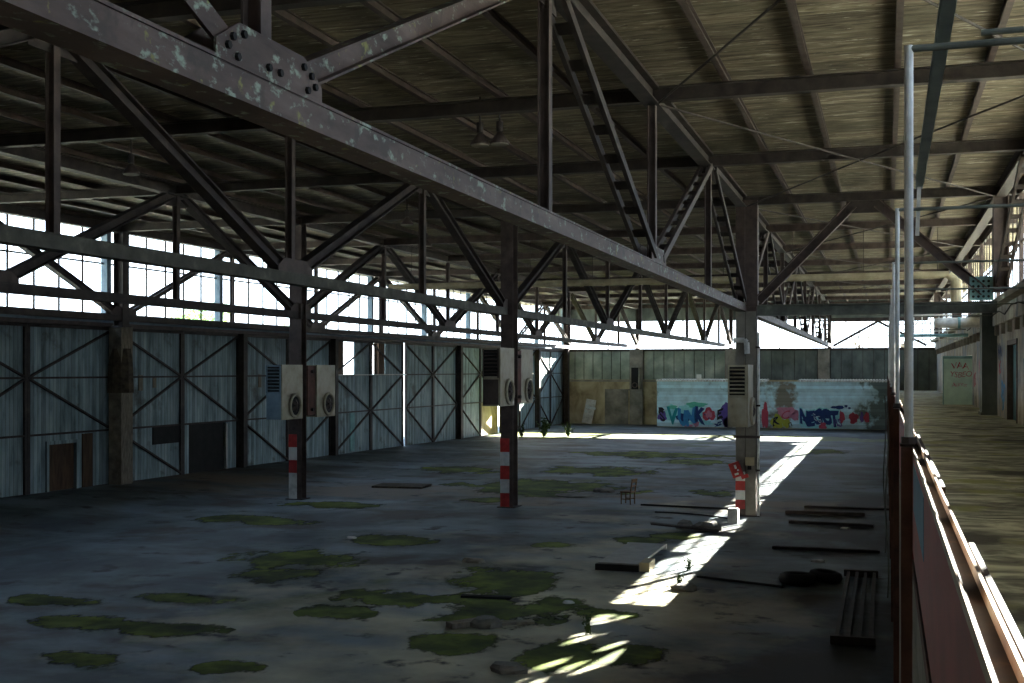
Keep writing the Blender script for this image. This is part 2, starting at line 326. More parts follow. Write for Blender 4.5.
# ------------------------------------------------------------------ left wall: sliding doors with cross bracing, clerestory above
def lw(y, off=0.0): return xw(y)+off
def lbox(mb, y0, y1, z0, z1, d0, d1):
    """box on the left wall between y0..y1, offset d0..d1 into the hall"""
    q = [(lw(y0, d0), y0), (lw(y1, d0), y1), (lw(y1, d1), y1), (lw(y0, d1), y0)]
    vs_ = [(x, y, z0) for x, y in q]+[(x, y, z1) for x, y in q]
    return mb.add(vs_, [(0, 1, 2, 3), (7, 6, 5, 4), (1, 0, 4, 5), (2, 1, 5, 6), (3, 2, 6, 7), (0, 3, 7, 4)])
def lbar(mb, y0, z0, y1, z1, w=.09, off=.12): return mb.bar((lw(y0, off), y0, z0), (lw(y1, off), y1, z1), .07, w, up=(1, 0, 0))
T0, T1, T2, T3 = .0, 2.47, 4.43, 6.30
pairs = [(-7, -2.6, 1.9), (2.0, 6.4, 10.9), (11.0, 15.4, 19.8), (20.0, 24.3, 28.6), (28.8, 33.1, 37.6), (37.65, 42.0, 46.25), (46.4, 50.6, 54.9),
         (55.1, 59.6, 63.9), (64.25, 68.4, 72.4), (72.6, 76.8, 80.9), (81.1, 85.2, 89.2), (89.4, 93.1, 96.8)]
for di, (ya, ym, yb) in enumerate(pairs):
    d = thing('door_%d' % (di+1), (lw(ym), ym, floor_z(-27, ym)), kind='structure')
    for li, (y0, y1, inner) in enumerate(((ya, ym, 1), (ym, yb, -1))):
        base = floor_z(-27.5, (y0+y1)/2)-.12
        y0 += .03; y1 -= .03
        mb = MB()
        segs = [(y0, y1, base, T3)]
        if di == 7:
            segs = [(y0, y1, base, T2)]
            if li == 0: segs += [(y0+2.55, y1, T2, T3)]
            else: segs += [(y0+1.9, y1, T2, T3)]
        if di == 9 and li == 1: segs = [(y0, y1, T1, T3)]
        if di == 5 and li == 1: segs = [(y0, y1, T1, T3), (y0, y0+.5, base, T1), (y1-.95, y1, base, T1)]
        if di == 5 and li == 0: segs = [(y0, y1, T1, T3), (y0, y1-1.5, base, T1), (y1-1.5, y1, base, 1.9)]
        if di == 4 and li == 1: segs = [(y0, y1, T1, T3), (y0, y0+1.0, base, T1), (y0+2.5, y1, base, T1), (y0+1.0, y0+2.5, 2.1, T1)]
        for s_ in segs: lbox(mb, *s_, 0, .06)
        part('door_panel', mb, 'wood', d)
        # perimeter frame and rails
        mb = MB()
        lbox(mb, y0-.02, y0+.10, base, T3, .05, .14); lbox(mb, y1-.10, y1+.02, base, T3, .05, .14)
        for z in (T1, T2): lbox(mb, y0, y1, z-.035, z+.035, .05, .13)
        lbox(mb, y0, y1, T3-.12, T3, .05, .14); lbox(mb, y0, y1, base, base+.12, .05, .13)
        part('door_frame', mb, 'steel', d)
        # diagonals: towards the meeting edge at mid height, back out, and in again at the foot
        yi, yo = (y1, y0) if inner == 1 else (y0, y1)
        mb = MB()
        if di == 7: yi, yo = yo, yi
        lbar(mb, yo, T3-.1, yi, T2); lbar(mb, yi, T2, yo, T1)
        if not ((di == 5 and li == 1) or (di == 4) or (di == 9 and li == 1)): lbar(mb, yo, T1, yi, base+.15)
        part('cross_brace', mb, 'steel', d)
        if di == 7:
            if li == 0: part('loose_board', lbox(MB(), y0+.15, y0+1.3, T2, T3, .0, .05), 'brownwood', d, 'brown loose boards')
            else: part('loose_board', lbox(MB(), y0+.55, y0+.95, T2, T3, .0, .05), 'brownwood', d, 'brown loose board'); part('loose_board', lbox(MB(), y0+1.05, y0+1.85, T2, T3, .0, .05), 'brownwood', d, 'brown loose board')
            part('sill_ledge', lbox(MB(), y0, y1, T2-.02, T2+.04, .0, .35), 'white', d, 'pale ledge')
            if li == 0: part('blue_board', lbox(MB(), y0+2.0, y0+2.5, base+.2, T1-.05, .06, .10), 'tealsteel', d, 'turquoise board')
        if di == 4 and li == 1:
            part('wicket_door', lbox(MB(), y0+.9, y0+2.6, base, 2.2, -.06, -.01), 'brownwood', d, 'brown wooden wicket door set back')
            mb = MB(); lbox(mb, y0+.92, y0+1.05, base, 2.15, 0, .12); lbox(mb, y0+2.45, y0+2.6, base, 2.15, 0, .12); lbox(mb, y0+.92, y0+2.6, 2.1, 2.22, 0, .12)
            part('wicket_frame', mb, 'wood', d)
            part('side_board', lbox(MB(), y0+2.8, y0+3.35, base, 2.4, .06, .10), 'brownwood', d, 'dark board')
        if di == 5 and li == 0: part('missing_board', lbox(MB(), y1-1.9, y1, 1.75, T1+.03, .06, .10), 'dark', d, 'dark board')
        if di == 5 and li == 1:
            part('boarded_hatch', lbox(MB(), y0+.45, y1-.93, base, T1+.03, -.06, -.01), 'dark', d, 'dark boarded hatch')
            part('hatch_edge', lbox(MB(), y1-.95, y1-.85, base, T1-.1, -.02, .1), 'white', d)
        if di == 9 and li == 1:
            part('low_brick_wall', lbox(MB(), y0, y1, 0, T1, -.5, -.1), 'conc', d, 'low ochre wall in the open bay')
        if di in (5, 6) and li == 0:
            mb = MB(); lbox(mb, y0+1.5, y0+1.75, 3.9, 4.5, .07, .1); lbox(mb, y0+2.4, y0+2.6, 4.0, 4.4, .07, .1); part('nailed_batten', mb, 'plank', d)
# rails along the door heads
d = thing('trim_1', (lw(45), 45, 6.3), kind='structure')
part('door_track', lbox(MB(), -8, YB, T3, T3+.14, -.05, .30), 'steelmid', d)
part('window_sill', lbox(MB(), -8, YB, T3+.14, T3+.26, -.1, .12), 'bluegrey', d)
part('eaves_beam', lbox(MB(), -8, YB, 10.0, ZC, -.1, .15), 'steel', d)
# jamb posts between door pairs
for i, y in enumerate([1.95, 10.95, 19.9, 28.7, 46.32, 55.0, 72.5, 81.0, 89.3]):
    single('door_jamb_post', lbox(MB(), y-.16, y+.16, floor_z(-27, y)-.02, T3, .14, .42), 'steel', (lw(y, .2), y, floor_z(-27, y)),
           'dark steel jamb post between sliding doors, %s along the left wall' % (ORD[i]+' from the camera'), 'post', 'jamb posts of the sliding doors')
# wooden-clad column with sacking tied round
t = thing('clad_post', (lw(37.65, .4), 37.65, .45), 'broad timber-clad post with brown sacking tied round its upper half, by the left doors', 'post')
part('shaft', MB().box(lw(37.6, .15), lw(37.6, .7), 37.3, 38.0, .4, T3), 'plank', t)
part('sacking', MB().cyl((lw(37.6, .42), 37.65, 3.85), (lw(37.6, .42), 37.65, 4.9), .50, 10, .46).cyl((lw(37.6, .42), 37.65, 4.9), (lw(37.6, .42), 37.65, 5.5), .46, 10, .38), 'burlap', t, 'brown sacking')

# clerestory windows on the left, one unit per bay
for k in range(-1, 13):
    y0, y1 = max(-8, k*P), (k+1)*P
    w = thing('window_%d' % (k+3), (lw((y0+y1)/2), (y0+y1)/2, 6.56), kind='structure')
    mb = MB(); n_ = 6
    for i in range(n_):
        y = y0+(y1-y0)*i/n_
        if i: lbox(mb, y-.025, y+.025, 6.56, 10.0, 0, .06)
    lbox(mb, y0, y1, 8.62, 8.68, 0, .06); lbox(mb, y0, y1, 9.9, 10.0, 0, .08); lbox(mb, y0, y1, 6.5, 6.6, 0, .08)
    part('window_frame', mb, 'steel', w)
    part('window_post', lbox(MB(), y1-.12, y1+.12, 6.5, 10.0, -.05, .22), 'bluegrey', w)
    part('pane', lbox(MB(), y0, y1, 6.56, 10.0, .02, .03), 'glass', w)
    if k < 3: part('light_blocking_boards', lbox(MB(), y0, y1, 6.56, 9.9, -.06, -.03), 'plank', w)  # unseen boards added to keep daylight off the near left of the hall

# ------------------------------------------------------------------ roof beams and purlins
for k in range(0, 14):
    y = k*P
    single('roof_beam', MB().ibeam((xw(y)+.1, y, 9.96), (4.4, y, 9.96), .22, .28, .025), 'steel' if k < 6 else 'steelmid', (-12, y, 9.96),
           'dark steel roof beam across the hall, %s from the camera' % ORD[k], 'beam', 'cross beams under the roof')
px_ = [3.3, 1.74, .2, -1.35, -2.86]+[XC-1.52*i for i in range(0, 16)]
for i, x in enumerate(px_):
    single('purlin', MB().ibeam((x, -8, 10.175), (x, YB+.2, 10.175), .11, .15, .02), 'steelmid', (x, 0, 10.175),
           'brown steel purlin running lengthwise under the roof boards, %s from the right wall' % ORD[i], 'purlin', 'purlins under the roof boards')

# ------------------------------------------------------------------ longitudinal trusses
def laced(mb, p0, p1, w=.30, b=.07, step=.75, xs=.1):
    p0, p1 = Vector(p0), Vector(p1); d = (p1-p0).normalized(); nrm = Vector((1, 0, 0)).cross(d).normalized()
    X = Vector((1, 0, 0))
    for s_ in (-1, 1): mb.bar(p0+X*s_*w/2, p1+X*s_*w/2, b, .15, up=nrm)
    L = (p1-p0).length; n_ = int(L/step)
    for i in range(1, n_):
        c = p0+d*(L*i/n_); mb.bar(c-d*.12, c+d*.12, w, .02, up=nrm)
    return mb
def gusset(mb, x, y, z, w, h, t=.02):
    a, b = w/2, h
    pts = [(-a, 0), (a, 0), (a, h*.45), (a*.62, h), (-a*.62, h), (-a, h*.45)]
    k = len(pts); vs_ = [(x-t/2, y+p, z+q) for p, q in pts]+[(x+t/2, y+p, z+q) for p, q in pts]
    return mb.add(vs_, [tuple(range(k)), tuple(range(k, 2*k))[::-1]]+[(i, k+i, k+(i+1) % k, (i+1) % k) for i in range(k)])
def truss(name_label, fx, chord_mat, k0=0, k1=13, zb=6.52, chord=True, detail=False, zt=9.9, lace=()):
    t = thing('lattice_truss', (fx(0), 0, zb), name_label, 'truss', 'lengthwise roof trusses')
    if chord:
        part('bottom_chord', MB().prof((fx(-8), -8, zb+.10), (fx(YB), YB, zb+.10), [(-.15, -.11), (.15, -.11), (.15, -.085), (.135, -.085), (.135, .105), (.15, .105), (.15, .13), (-.15, .13), (-.15, .105), (-.135, .105), (-.135, -.085), (-.15, -.085)]), chord_mat, t)
    part('top_chord', MB().ibeam((fx(-8), -8, zt+.03), (fx(YB), YB, zt+.03), .30, .34, .03), 'steel', t)
    for k in range(k0, k1+1):
        y = k*P; x = fx(y)
        if k != 5 and k != 13:
            part('post', MB().ibeam((x, y, zb+.2), (x, y, zt-.1), .15, .16, .02, up=(1, 0, 0)), 'steelmid', t)
        if k % 2 == 1:
            g_ = part('gusset_plate', gusset(gusset(MB(), x+.13, y, zb+.2, 1.5, .31), x-.13, y, zb+.2, 1.5, .31), 'rust' if detail else 'steelmid', t)
            if detail and k == 1:
                for dy, dz in ((-.62, .12), (-.5, .07), (-.56, .19), (-.42, .24), (-.08, .10), (.08, .10), (.62, .12), (.5, .07), (.56, .19), (.44, .23)):
                    part('bolt', MB().cyl((x+.14, y+dy, zb+.2+dz), (x+.165, y+dy, zb+.2+dz), .028, 6), 'dark', g_)
            for sgn in (-1, 1):
                kk = k+sgn
                if kk < k0 or kk > k1: continue
                yt = kk*P; a = (x, y+sgn*.45, zb+.34); b = (fx(yt), yt-sgn*.25, zt-.12)
                if detail and k == 1 and sgn == 1: part('diagonal', MB().ibeam(a, b, .18, .20, .02), 'rust', t)
                elif sgn == 1 and k == 1: part('diagonal', MB().ibeam(a, b, .18, .22, .02), 'steel', t)
                elif detail and k == 1: part('diagonal', MB().bar((x+.10, y-.42, zb+.3), b, .03, .17), 'rust', t)
                elif sgn in lace: part('diagonal', laced(MB(), a, b, .30 if sgn == -1 else .24), 'steel' if sgn == -1 else 'steelmid', t)
                else: part('diagonal', MB().ibeam(a, b, .24, .26, .03), 'steel', t)
        else:
            part('gusset_plate', gusset(MB(), x, y, zt-.42, 1.1, .30), 'steel', t)
    return t
truss('near roof truss with flaking purple-brown bottom chord, running down to the post nearest the dock', lambda y: XC, 'rust', detail=True, lace=(-1, 1))
truss('middle roof truss with a green-grey chord, ending over the middle striped column', lambda y: XB, 'chordolive')
truss('roof truss over the left striped column, one line in from the window truss', lambda y: XA, 'steel')
truss('roof truss standing just inside the left clerestory windows', lambda y: xw(y)+.75, 'steel', lace=(1,))
truss('roof truss above the right building, in front of the right windows', lambda y: XR, 'steel', chord=False, zb=6.95, k0=2, k1=5, lace=(-1, 1))

# ------------------------------------------------------------------ columns in the row at Y=37.25
def heater(loc, label, blue=False, pale=False):
    t = thing('air_heater', loc, label, 'heater', 'air heaters on the columns'); x, y, z = loc
    w_, l_, h_ = .58, 1.45, 1.85
    side = 'bluegrey' if blue else ('cream' if pale else 'steelmid')
    part('body', MB().box(x-w_/2, x+w_/2-.02, y-l_/2, y+l_/2, z, z+h_), 'bluegrey' if blue else 'cream', t)
    part('side_panel', MB().box(x+w_/2-.02, x+w_/2+.02, y-l_/2-.01, y+l_/2+.01, z-.01, z+h_+.01), 'cream', t, 'cream side panel')
    mb = MB().box(x-w_/2+.05, x+w_/2-.06, y-l_/2-.015, y-l_/2, z+.95, z+h_-.06)
    g_ = part('grille', mb, 'dark', t)
    mb = MB()
    for i in range(7):
        zz = z+1.02+i*.115; mb.obox((x-.01, y-l_/2-.04, zz), (w_-.14, .07, .018), Matrix.Rotation(-.5, 3, 'X'))
    part('slats', mb, side, g_)
    part('grille_frame', MB().box(x-w_/2+.01, x-w_/2+.05, y-l_/2-.05, y-l_/2, z+.9, z+h_-.02).box(x+w_/2-.07, x+w_/2-.03, y-l_/2-.05, y-l_/2, z+.9, z+h_-.02), side, g_)
    part('front_panel', MB().box(x-w_/2+.03, x+w_/2-.05, y-l_/2-.02, y-l_/2, z+.05, z+.85), side if not blue else 'bluegrey', t)
    cx = x+w_/2+.02
    fr = part('fan_ring', MB().ring((cx+.04, y+.14, z+.45), (1, 0, 0), .38, .055), 'cream', t, smooth=True)
    part('fan_opening', MB().cyl((cx, y+.14, z+.45), (cx+.03, y+.14, z+.45), .36, 24), 'dark', t)
    mb = MB()
    for i in range(5):
        a = 2*PI*i/5; R = Matrix.Rotation(a, 3, 'X')@Matrix.Rotation(.5, 3, 'Z')
        mb.obox(Vector((cx+.06, y+.14, z+.45))+Matrix.Rotation(a, 3, 'X')@Vector((0, .15, 0)), (.02, .2, .11), R)
    mb.cyl((cx+.03, y+.14, z+.45), (cx+.11, y+.14, z+.45), .06, 12); part('fan', mb, 'steelmid', fr)
    return t
def column(x, w, dp, label, bands, y=P*5, b0=0.0):
    t = thing('steel_column', (x, y, 0), label, 'column', 'striped steel columns')
    z_top = 9.8
    part('shaft', MB().prof((x, y, 0), (x, y, z_top), [(-w/2, -dp/2), (w/2, -dp/2), (w/2, -dp/2+.03), (.02, -dp/2+.03), (.02, dp/2-.03), (w/2, dp/2-.03), (w/2, dp/2), (-w/2, dp/2), (-w/2, dp/2-.03), (-.02, dp/2-.03), (-.02, -dp/2+.03), (-w/2, -dp/2+.03)][::1], up=(0, 1, 0)), 'steelmid', t)
    part('base_plate', MB().box(x-w/2-.1, x+w/2+.1, y-dp/2-.1, y+dp/2+.1, 0, .03), 'steel', t)
    for i, c in enumerate(bands):
        part('painted_band', MB().box(x-w/2-.012, x-w/2+.30, y-dp/2-.012, y-dp/2+.03, b0+.45*i+.03, b0+.45*(i+1)+.03), c, t, '%s painted band' % ('red' if c == 'red' else 'white'))
    return t
cA = column(XA, .46, .40, 'left striped steel column, under the blue-grey and cream heaters, nearest the left doors', ['white', 'white', 'red', 'white', 'red'], b0=.0)
cB = column(XB+.10, .42, .55, 'middle striped steel column with bright red and white bands', ['red', 'white', 'red', 'white', 'red'])
heater((XA-.02, 36.32, 3.02), 'blue-grey heater with cream side on the front of the left striped column', True)
heater((XA-.02, 38.87, 3.02), 'cream heater on the far side of the left striped column')
heater((XB+.05, 36.24, 3.55), 'cream heater with dark louvres on the front of the middle striped column')
heater((XB-.12, 38.95, 3.55), 'cream heater on the far side of the middle striped column')
# mounting brackets beside the far heaters
for x, z, nm in ((XA, 3.1, 'left'), (XB, 3.6, 'middle')):
    t = thing('heater_bracket', (x, 37.9, z), 'dark brown bolted bracket behind the %s striped column' % nm, 'bracket', 'heater brackets')
    part('plate', MB().box(x+.02, x+.24, 37.53, 38.14, z, z+1.75), 'post', t)
    part('bolts', MB().cyl((x+.24, 37.8, z+.2), (x+.34, 37.8, z+.2), .06, 8).cyl((x+.24, 37.8, z+1.55), (x+.34, 37.8, z+1.55), .06, 8), 'steel', t)
# dock column: a broad built-up column
xc = -4.12
cC = thing('steel_column', (xc, P*5, 0), 'broad built-up column nearest the dock, with pipes, a fire hose box and a louvred heater', 'column', 'striped steel columns')
part('shaft', MB().box(xc-.33, xc-.05, P*5-.2, P*5+.2, 0, 9.8).box(xc-.05, xc+.30, P*5-.12, P*5+.2, 0, 6.5).box(xc-.05, xc+.33, P*5-.16, P*5+.2, 6.5, 9.8), 'steelmid', cC)
part('weathered_face', MB().box(xc-.03, xc+.28, P*5-.19, P*5-.12, 0, 6.35), 'concgrey', cC, 'pale weathered face')
part('upper_face', MB().box(xc-.33, xc-.05, P*5-.23, P*5-.2, 1.4, 6.35), 'concgrey', cC, 'pale weathered face')
for i, c in enumerate(['red', 'white', 'red', 'white']):
    part('painted_band', MB().box(xc-.335, xc-.045, P*5-.225, P*5-.17, .22+.29*i, .22+.29*(i+1)), c, cC, ('red' if c == 'red' else 'white')+' painted band')
part('base_plate', MB().box(xc-.4, xc+.4, P*5-.3, P*5+.3, 0, .03), 'steel', cC)
part('hose_clamp', MB().box(xc-.4, xc+.42, P*5-.26, P*5-.2, 2.42, 2.5), 'steelmid', cC)
t = heater((xc-.10, 36.31, 3.0), 'cream heater with louvred front on the dock side column', pale=True)
t = thing('drain_pipe', (xc+.36, P*5-.2, 0), 'white vertical pipe catching the sun on the dock side column', 'pipe')
part('pipe', MB().cyl((xc+.36, P*5-.2, .02), (xc+.36, P*5-.2, 5.7), .045, 10), 'whitebright', t)
for z in (1.4, 3.4, 5.2): part('clip', MB().box(xc+.28, xc+.42, P*5-.26, P*5-.14, z, z+.06), 'steel', t)
single('bent_flue', MB().path([(xc-.38, 36.9, 5.62), (xc-.05, 36.9, 5.62), (xc+.02, 36.9, 5.55), (xc+.04, 36.9, 5.2)], .085, 10), 'white', (xc, 36.9, 5.2), 'grey bent flue pipe leaving the column above the louvred heater', 'pipe')
t = thing('fire_hose_box', (xc-.3, 36.9, 1.35), 'tilted red fire hose box on the dock side column', 'box')
R = Matrix.Rotation(-.35, 3, 'Y')
part('box', MB().obox((xc-.30, 36.90, 1.62), (.32, .22, .46), R), 'red', t)
part('fittings', MB().obox((xc-.30, 36.69, 1.72), (.06, .04, .12), R).obox((xc-.26, 36.69, 1.5), (.12, .04, .06), R).obox((xc-.22, 36.69, 1.62), (.05, .04, .05), R), 'white', t)
part('side_tab', MB().obox((xc-.03, 36.85, 1.42), (.22, .05, .12), R), 'red', t)
t = thing('meter_box', (xc+.08, 37.0, 1.6), 'small yellowish junction box beside the red fire hose box', 'box')
part('case', MB().box(xc-.03, xc+.24, 36.95, 37.1, 1.75, 2.0), 'pipeyellow', t); part('window', MB().box(xc+.04, xc+.16, 36.93, 36.95, 1.62, 1.74), 'dark', t)
single('concrete_block', MB().box(-4.62, -4.32, 36.45, 36.75, 0, .42).box(-4.60, -4.34, 36.47, 36.73, .42, .44), 'white', (-4.47, 36.6, 0), 'small white block at the foot of the dock side column', 'block')
# back pilaster heater
t = thing('wall_heater', (-19.7, YB-.5, 3.1), 'dark heater box high on the concrete pilaster of the back wall', 'heater')
part('body', MB().box(-20.1, -19.5, YB-.75, YB-.25, 3.1, 4.9), 'dark', t)
part('side_panel', MB().box(-19.5, -19.42, YB-.75, YB-.25, 3.1, 4.9), 'concgrey', t)
part('fan_ring', MB().ring((-19.8, YB-.78, 3.45), (0, 1, 0), .2, .04), 'steelmid', t)

# end columns on the back wall line and window columns on the left
for nm, x in (('left', XA), ('middle', XB), ('dock side', XC)):
    single('end_column', MB().ibeam((x, YB-.1, 6.4), (x, YB-.1, 9.8), .3, .3, .03, up=(1, 0, 0)).box(x-.2, x+.2, YB-.3, YB+.1, 6.38, 6.44), 'steel', (x, YB-.1, 6.4),
           'short dark column above the back wall carrying the far end of the %s truss' % nm, 'column', 'columns above the back wall')
for k in (5,):
    y = k*P
    single('window_column', MB().ibeam((xw(y)+.75, y, T3), (xw(y)+.75, y, 9.8), .40, .40, .03, up=(1, 0, 0)).box(xw(y)+.5, xw(y)+1.0, y-.25, y+.25, 6.28, 6.33), 'steel', (xw(y)+.75, y, T3), 'dark steel column standing over the timber-clad post at the left windows', 'column')
# corner post
single('corner_column', MB().ibeam((-25.75, YB-.35, 0), (-25.75, YB-.35, 9.8), .5, .4, .04, up=(1, 0, 0)).box(-26.0, -25.5, YB-.6, YB-.1, 0, .04), 'steelmid', (-25.75, YB-.35, 0), 'rusty column in the far left corner of the hall', 'column')

# portal frame at the column row between dock column and right column
t = thing('portal_frame', (XC, P*5, 6.5), 'green-grey cross beam and raking braces between the dock side column and the right column', 'frame')
y = P*5
part('cross_beam', MB().ibeam((XC+.45, y, 6.55), (3.1, y, 6.55), .30, .34, .03), 'greensteel', t)
mb = MB()
part('brace', MB().ibeam((XC+.5, y, 6.85), (-.95, y, 9.72), .28, .28, .03), 'steelmid', t)
part('brace', MB().ibeam((2.75, y, 7.0), (-.25, y, 9.72), .28, .28, .03), 'steelmid', t)
part('gusset_plate', MB().box(-1.15, -.05, y-.02, y+.02, 9.45, 9.84), 'steel', t)
mb = MB().box(2.35, 3.0, y-.03, y, 6.75, 7.45); gp = part('perforated_plate', mb, 'tealsteel', t, 'teal perforated plate')
for i in range(4):
    for j in range(4): part('hole', MB().cyl((2.45+.14*i, y-.035, 6.86+.15*j), (2.45+.14*i, y-.03, 6.86+.15*j), .04, 8), 'dark', gp)
t = thing('portal_frame', (XC, YB-.4, 6.5), 'dark raking braces above the back wall at the dock side', 'frame'); y = YB-.4
part('cross_beam', MB().ibeam((XC, y, 8.65), (3.1, y, 8.65), .25, .3, .03), 'steel', t)
part('brace', MB().ibeam((XC+.3, y, 6.6), (-.6, y, 8.5), .16, .18, .03), 'steel', t); part('brace', MB().ibeam((3.0, y, 6.6), (-.6, y, 8.5), .16, .18, .03), 'steel', t)
# right columns
for k in (2, 5, 8, 11):
    y = k*P
    single('right_column', MB().ibeam((3.2, y, 6.98), (3.2, y, 9.8), .42, .42, .03, up=(1, 0, 0)).box(2.95, 3.45, y-.25, y+.25, 6.98, 7.01), 'steelmid', (3.2, y, 6.98),
           'brown steel column against the right building, %s from the camera' % {2: 'nearest, level with the second white pole', 5: 'in line with the striped columns', 8: 'midway to the back wall', 11: 'farthest'}[k], 'column', 'columns beside the right building')

# wind bracing rods under the roof
def rod(mb, a, b, r=.022): return mb.cyl(a, b, r, 6)
bays = [(1, 2), (3, 2), (3, 4), (5, 4), (5, 6), (7, 6), (7, 8), (9, 8), (9, 10), (11, 10)]
for i, (ks, km) in enumerate(bays):
    for x, nm in ((XC+.1, 'hall side'), (3.1, 'window side')):
        single('bracing_rod', rod(MB(), (x, ks*P, 9.78), (-.6, km*P, 9.78)), 'steel', (x, ks*P, 9.78), 'thin steel bracing rod under the dock roof, %s, %s from the camera' % (nm, ORD[i]), 'rod', 'wind bracing rods')

# ------------------------------------------------------------------ pipes and ducts
t = thing('roof_pipe', (-8, 46, 8.2), 'long pale lagged pipe crossing the hall under the roof, turning down at the right', 'pipe')
part('pipe', MB().cyl((-20, 46, 8.2), (2.2, 46, 8.2), .13, 12).cyl((2.2, 46, 8.2), (2.45, 46, 8.0), .17, 12).cyl((2.45, 46, 8.05), (2.45, 46, 7.2), .20, 12), 'pipeyellow', t, smooth=False)
for i in range(9): part('hanger', MB().cyl((-19+i*2.6, 46, 8.3), (-19+i*2.6, 46, 10.2), .012, 6), 'steel', t)
t = thing('ventilation_duct', (2.6, 47, 6.7), 'fat white ventilation duct lying across above the platform', 'duct')
part('duct', MB().cyl((1.9, 48, 6.5), (4.2, 48, 6.5), .20, 14).cyl((1.75, 48, 6.5), (1.9, 48, 6.5), .15, 14, .20), 'whitebright', t, smooth=False)
part('collar', MB().cyl((2.6, 48, 6.5), (2.7, 48, 6.5), .225, 14), 'tealsteel', t)
t = thing('access_ladder_cage', (2.4, 66, 6.5), 'white rail cage and ladder beyond the duct, under the right eaves', 'railing')
mb = MB()
for i in range(6): mb.cyl((1.4+.42*i, 66, 6.2), (1.4+.42*i, 66, 7.6), .03, 6)
for z in (6.3, 6.75, 7.2, 7.6): mb.cyl((1.4, 66, z), (3.5, 66, z), .03, 6)
part('rails', mb, 'white', t)
single('cross_pipe', MB().cyl((.25, 58, 6.3), (3.6, 58, 6.3), .08, 10).cyl((.25, 58, 6.3), (.25, 58, 4.2), .07, 10), 'tealsteel', (.25, 58, 4.2), 'thin teal pipe bending down over the platform rail', 'pipe')

# ------------------------------------------------------------------ lamps
def lamp(loc, label):
    x, y, z = loc; t = thing('pendant_lamp', loc, label, 'lamp', 'dusty pendant lamps')
    part('shade', MB().cyl((x, y, z), (x, y, z+.20), .20, 16, .05).cyl((x, y, z-.03), (x, y, z), .20, 16), 'steelmid', t)
    part('glass_cover', MB().cyl((x, y, z-.05), (x, y, z-.03), .18, 16), 'concgrey', t)
    part('neck', MB().cyl((x, y, z+.22), (x, y, z+.42), .07, 10), 'steel', t)
    part('stem', MB().cyl((x, y, z+.4), (x, y, ZC+.03), .02, 6), 'steel', t)
    return t
l0 = lamp((-7.86, 22.65, 9.30), 'left shade of the twin pendant lamps under the roof')
c = copy_tree(l0); relabel(c, 'right shade of the twin pendant lamps under the roof', (-7.44, 22.65, 9.30))
for loc, lb in (((-16.6, 23.3, 9.25), 'dark pendant lamp above the left windows, nearest the camera'), ((-14.2, 34, 9.25), 'small pendant lamp between the left and middle trusses'), ((-15.8, 39.6, 9.2), 'small far pendant lamp just left of the middle column')):
    c = copy_tree(l0); relabel(c, lb, loc)

# ------------------------------------------------------------------ graffiti lettering helpers
def text_mb(body, size, offset=0.0, ext=.006, warp=0.0, seed=0):
    cu = bpy.data.curves.new('t', 'FONT'); cu.body = body; cu.size = size; cu.offset = offset; cu.extrude = ext; cu.resolution_u = 3; cu.space_character = .88
    ob = bpy.data.objects.new('t', cu); COL.objects.link(ob)
    dg = bpy.context.evaluated_depsgraph_get(); me = ob.evaluated_get(dg).to_mesh()
    mb = MB(); r = random.Random(seed)
    ph = r.random()*6
    mb.add([(v.co.x+warp*math.sin(v.co.y*7/size+ph), v.co.y+warp*1.4*math.sin(v.co.x*3.1/size+ph*2), v.co.z) for v in me.vertices], [tuple(p.vertices) for p in me.polygons])
    ob.evaluated_get(dg).to_mesh_clear(); bpy.data.objects.remove(ob); bpy.data.curves.remove(cu)
    return mb
def place(mb, Mx):
    mb.v = [Mx@v for v in mb.v]; return mb
def blob(mb, cx, cz, rx, rz, y, seed, n=22, amp=.25, t=.012):
    r = random.Random(seed); ps = [r.uniform(0, 6) for _ in range(3)]
    pts = []
    for i in range(n):
        a = 2*PI*i/n; k = 1+amp*(math.sin(3*a+ps[0])*.5+math.sin(5*a+ps[1])*.4+math.sin(8*a+ps[2])*.3)
        pts.append((cx+rx*k*math.cos(a), cz+rz*k*math.sin(a)))
    vs_ = [(x, y, z) for x, z in pts]+[(x, y+t, z) for x, z in pts]
    return mb.add(vs_, [tuple(range(n)), tuple(range(n, 2*n))[::-1]]+[(i, n+i, n+(i+1) % n, (i+1) % n) for i in range(n)])

# ------------------------------------------------------------------ low white annex with graffiti in front of the back wall
AY = 93.3
an = thing('low_brick_annex', (-8.7, AY, 0), 'low white-washed brick annex covered in graffiti in front of the back wall', 'building')
part('front_wall', MB().box(-17.43, .15, AY, AY+.3, 0, 3.8), 'annex', an)
part('side_wall', MB().box(-17.43, -17.13, AY+.3, YB-.02, 0, 3.8), 'annex', an)
mb = MB(); x = -17.5
while x < .1:
    if not (-9.0 < x < -6.6): mb.cyl((x+.11, AY-.12, 3.86), (x+.11, YB-.3, 3.90), .10, 8)
    x += .22
part('corrugated_roof', mb, 'white', an)
part('plinth', MB().box(-17.45, .15, AY-.12, AY, 0, .22), 'concgrey', an)
part('roof_vent', MB().box(-14.3, -13.95, AY+.1, AY+.4, 3.95, 4.35), 'white', an)
def gtext(body, col, x, z, size, lay, offset=0, warp=.06, seed=1, sx=1.0, sz=1.0, par=None, nm='graffiti_lettering'):
    mb = text_mb(body, size, offset, .004, warp, seed)
    Mx = Matrix.Translation((x, AY-.012-.012*lay, z))@Matrix.Diagonal((sx, 1, sz, 1))@Matrix.Rotation(PI/2, 4, 'X')
    return part(nm, place(mb, Mx), GP[col], par or an, None)
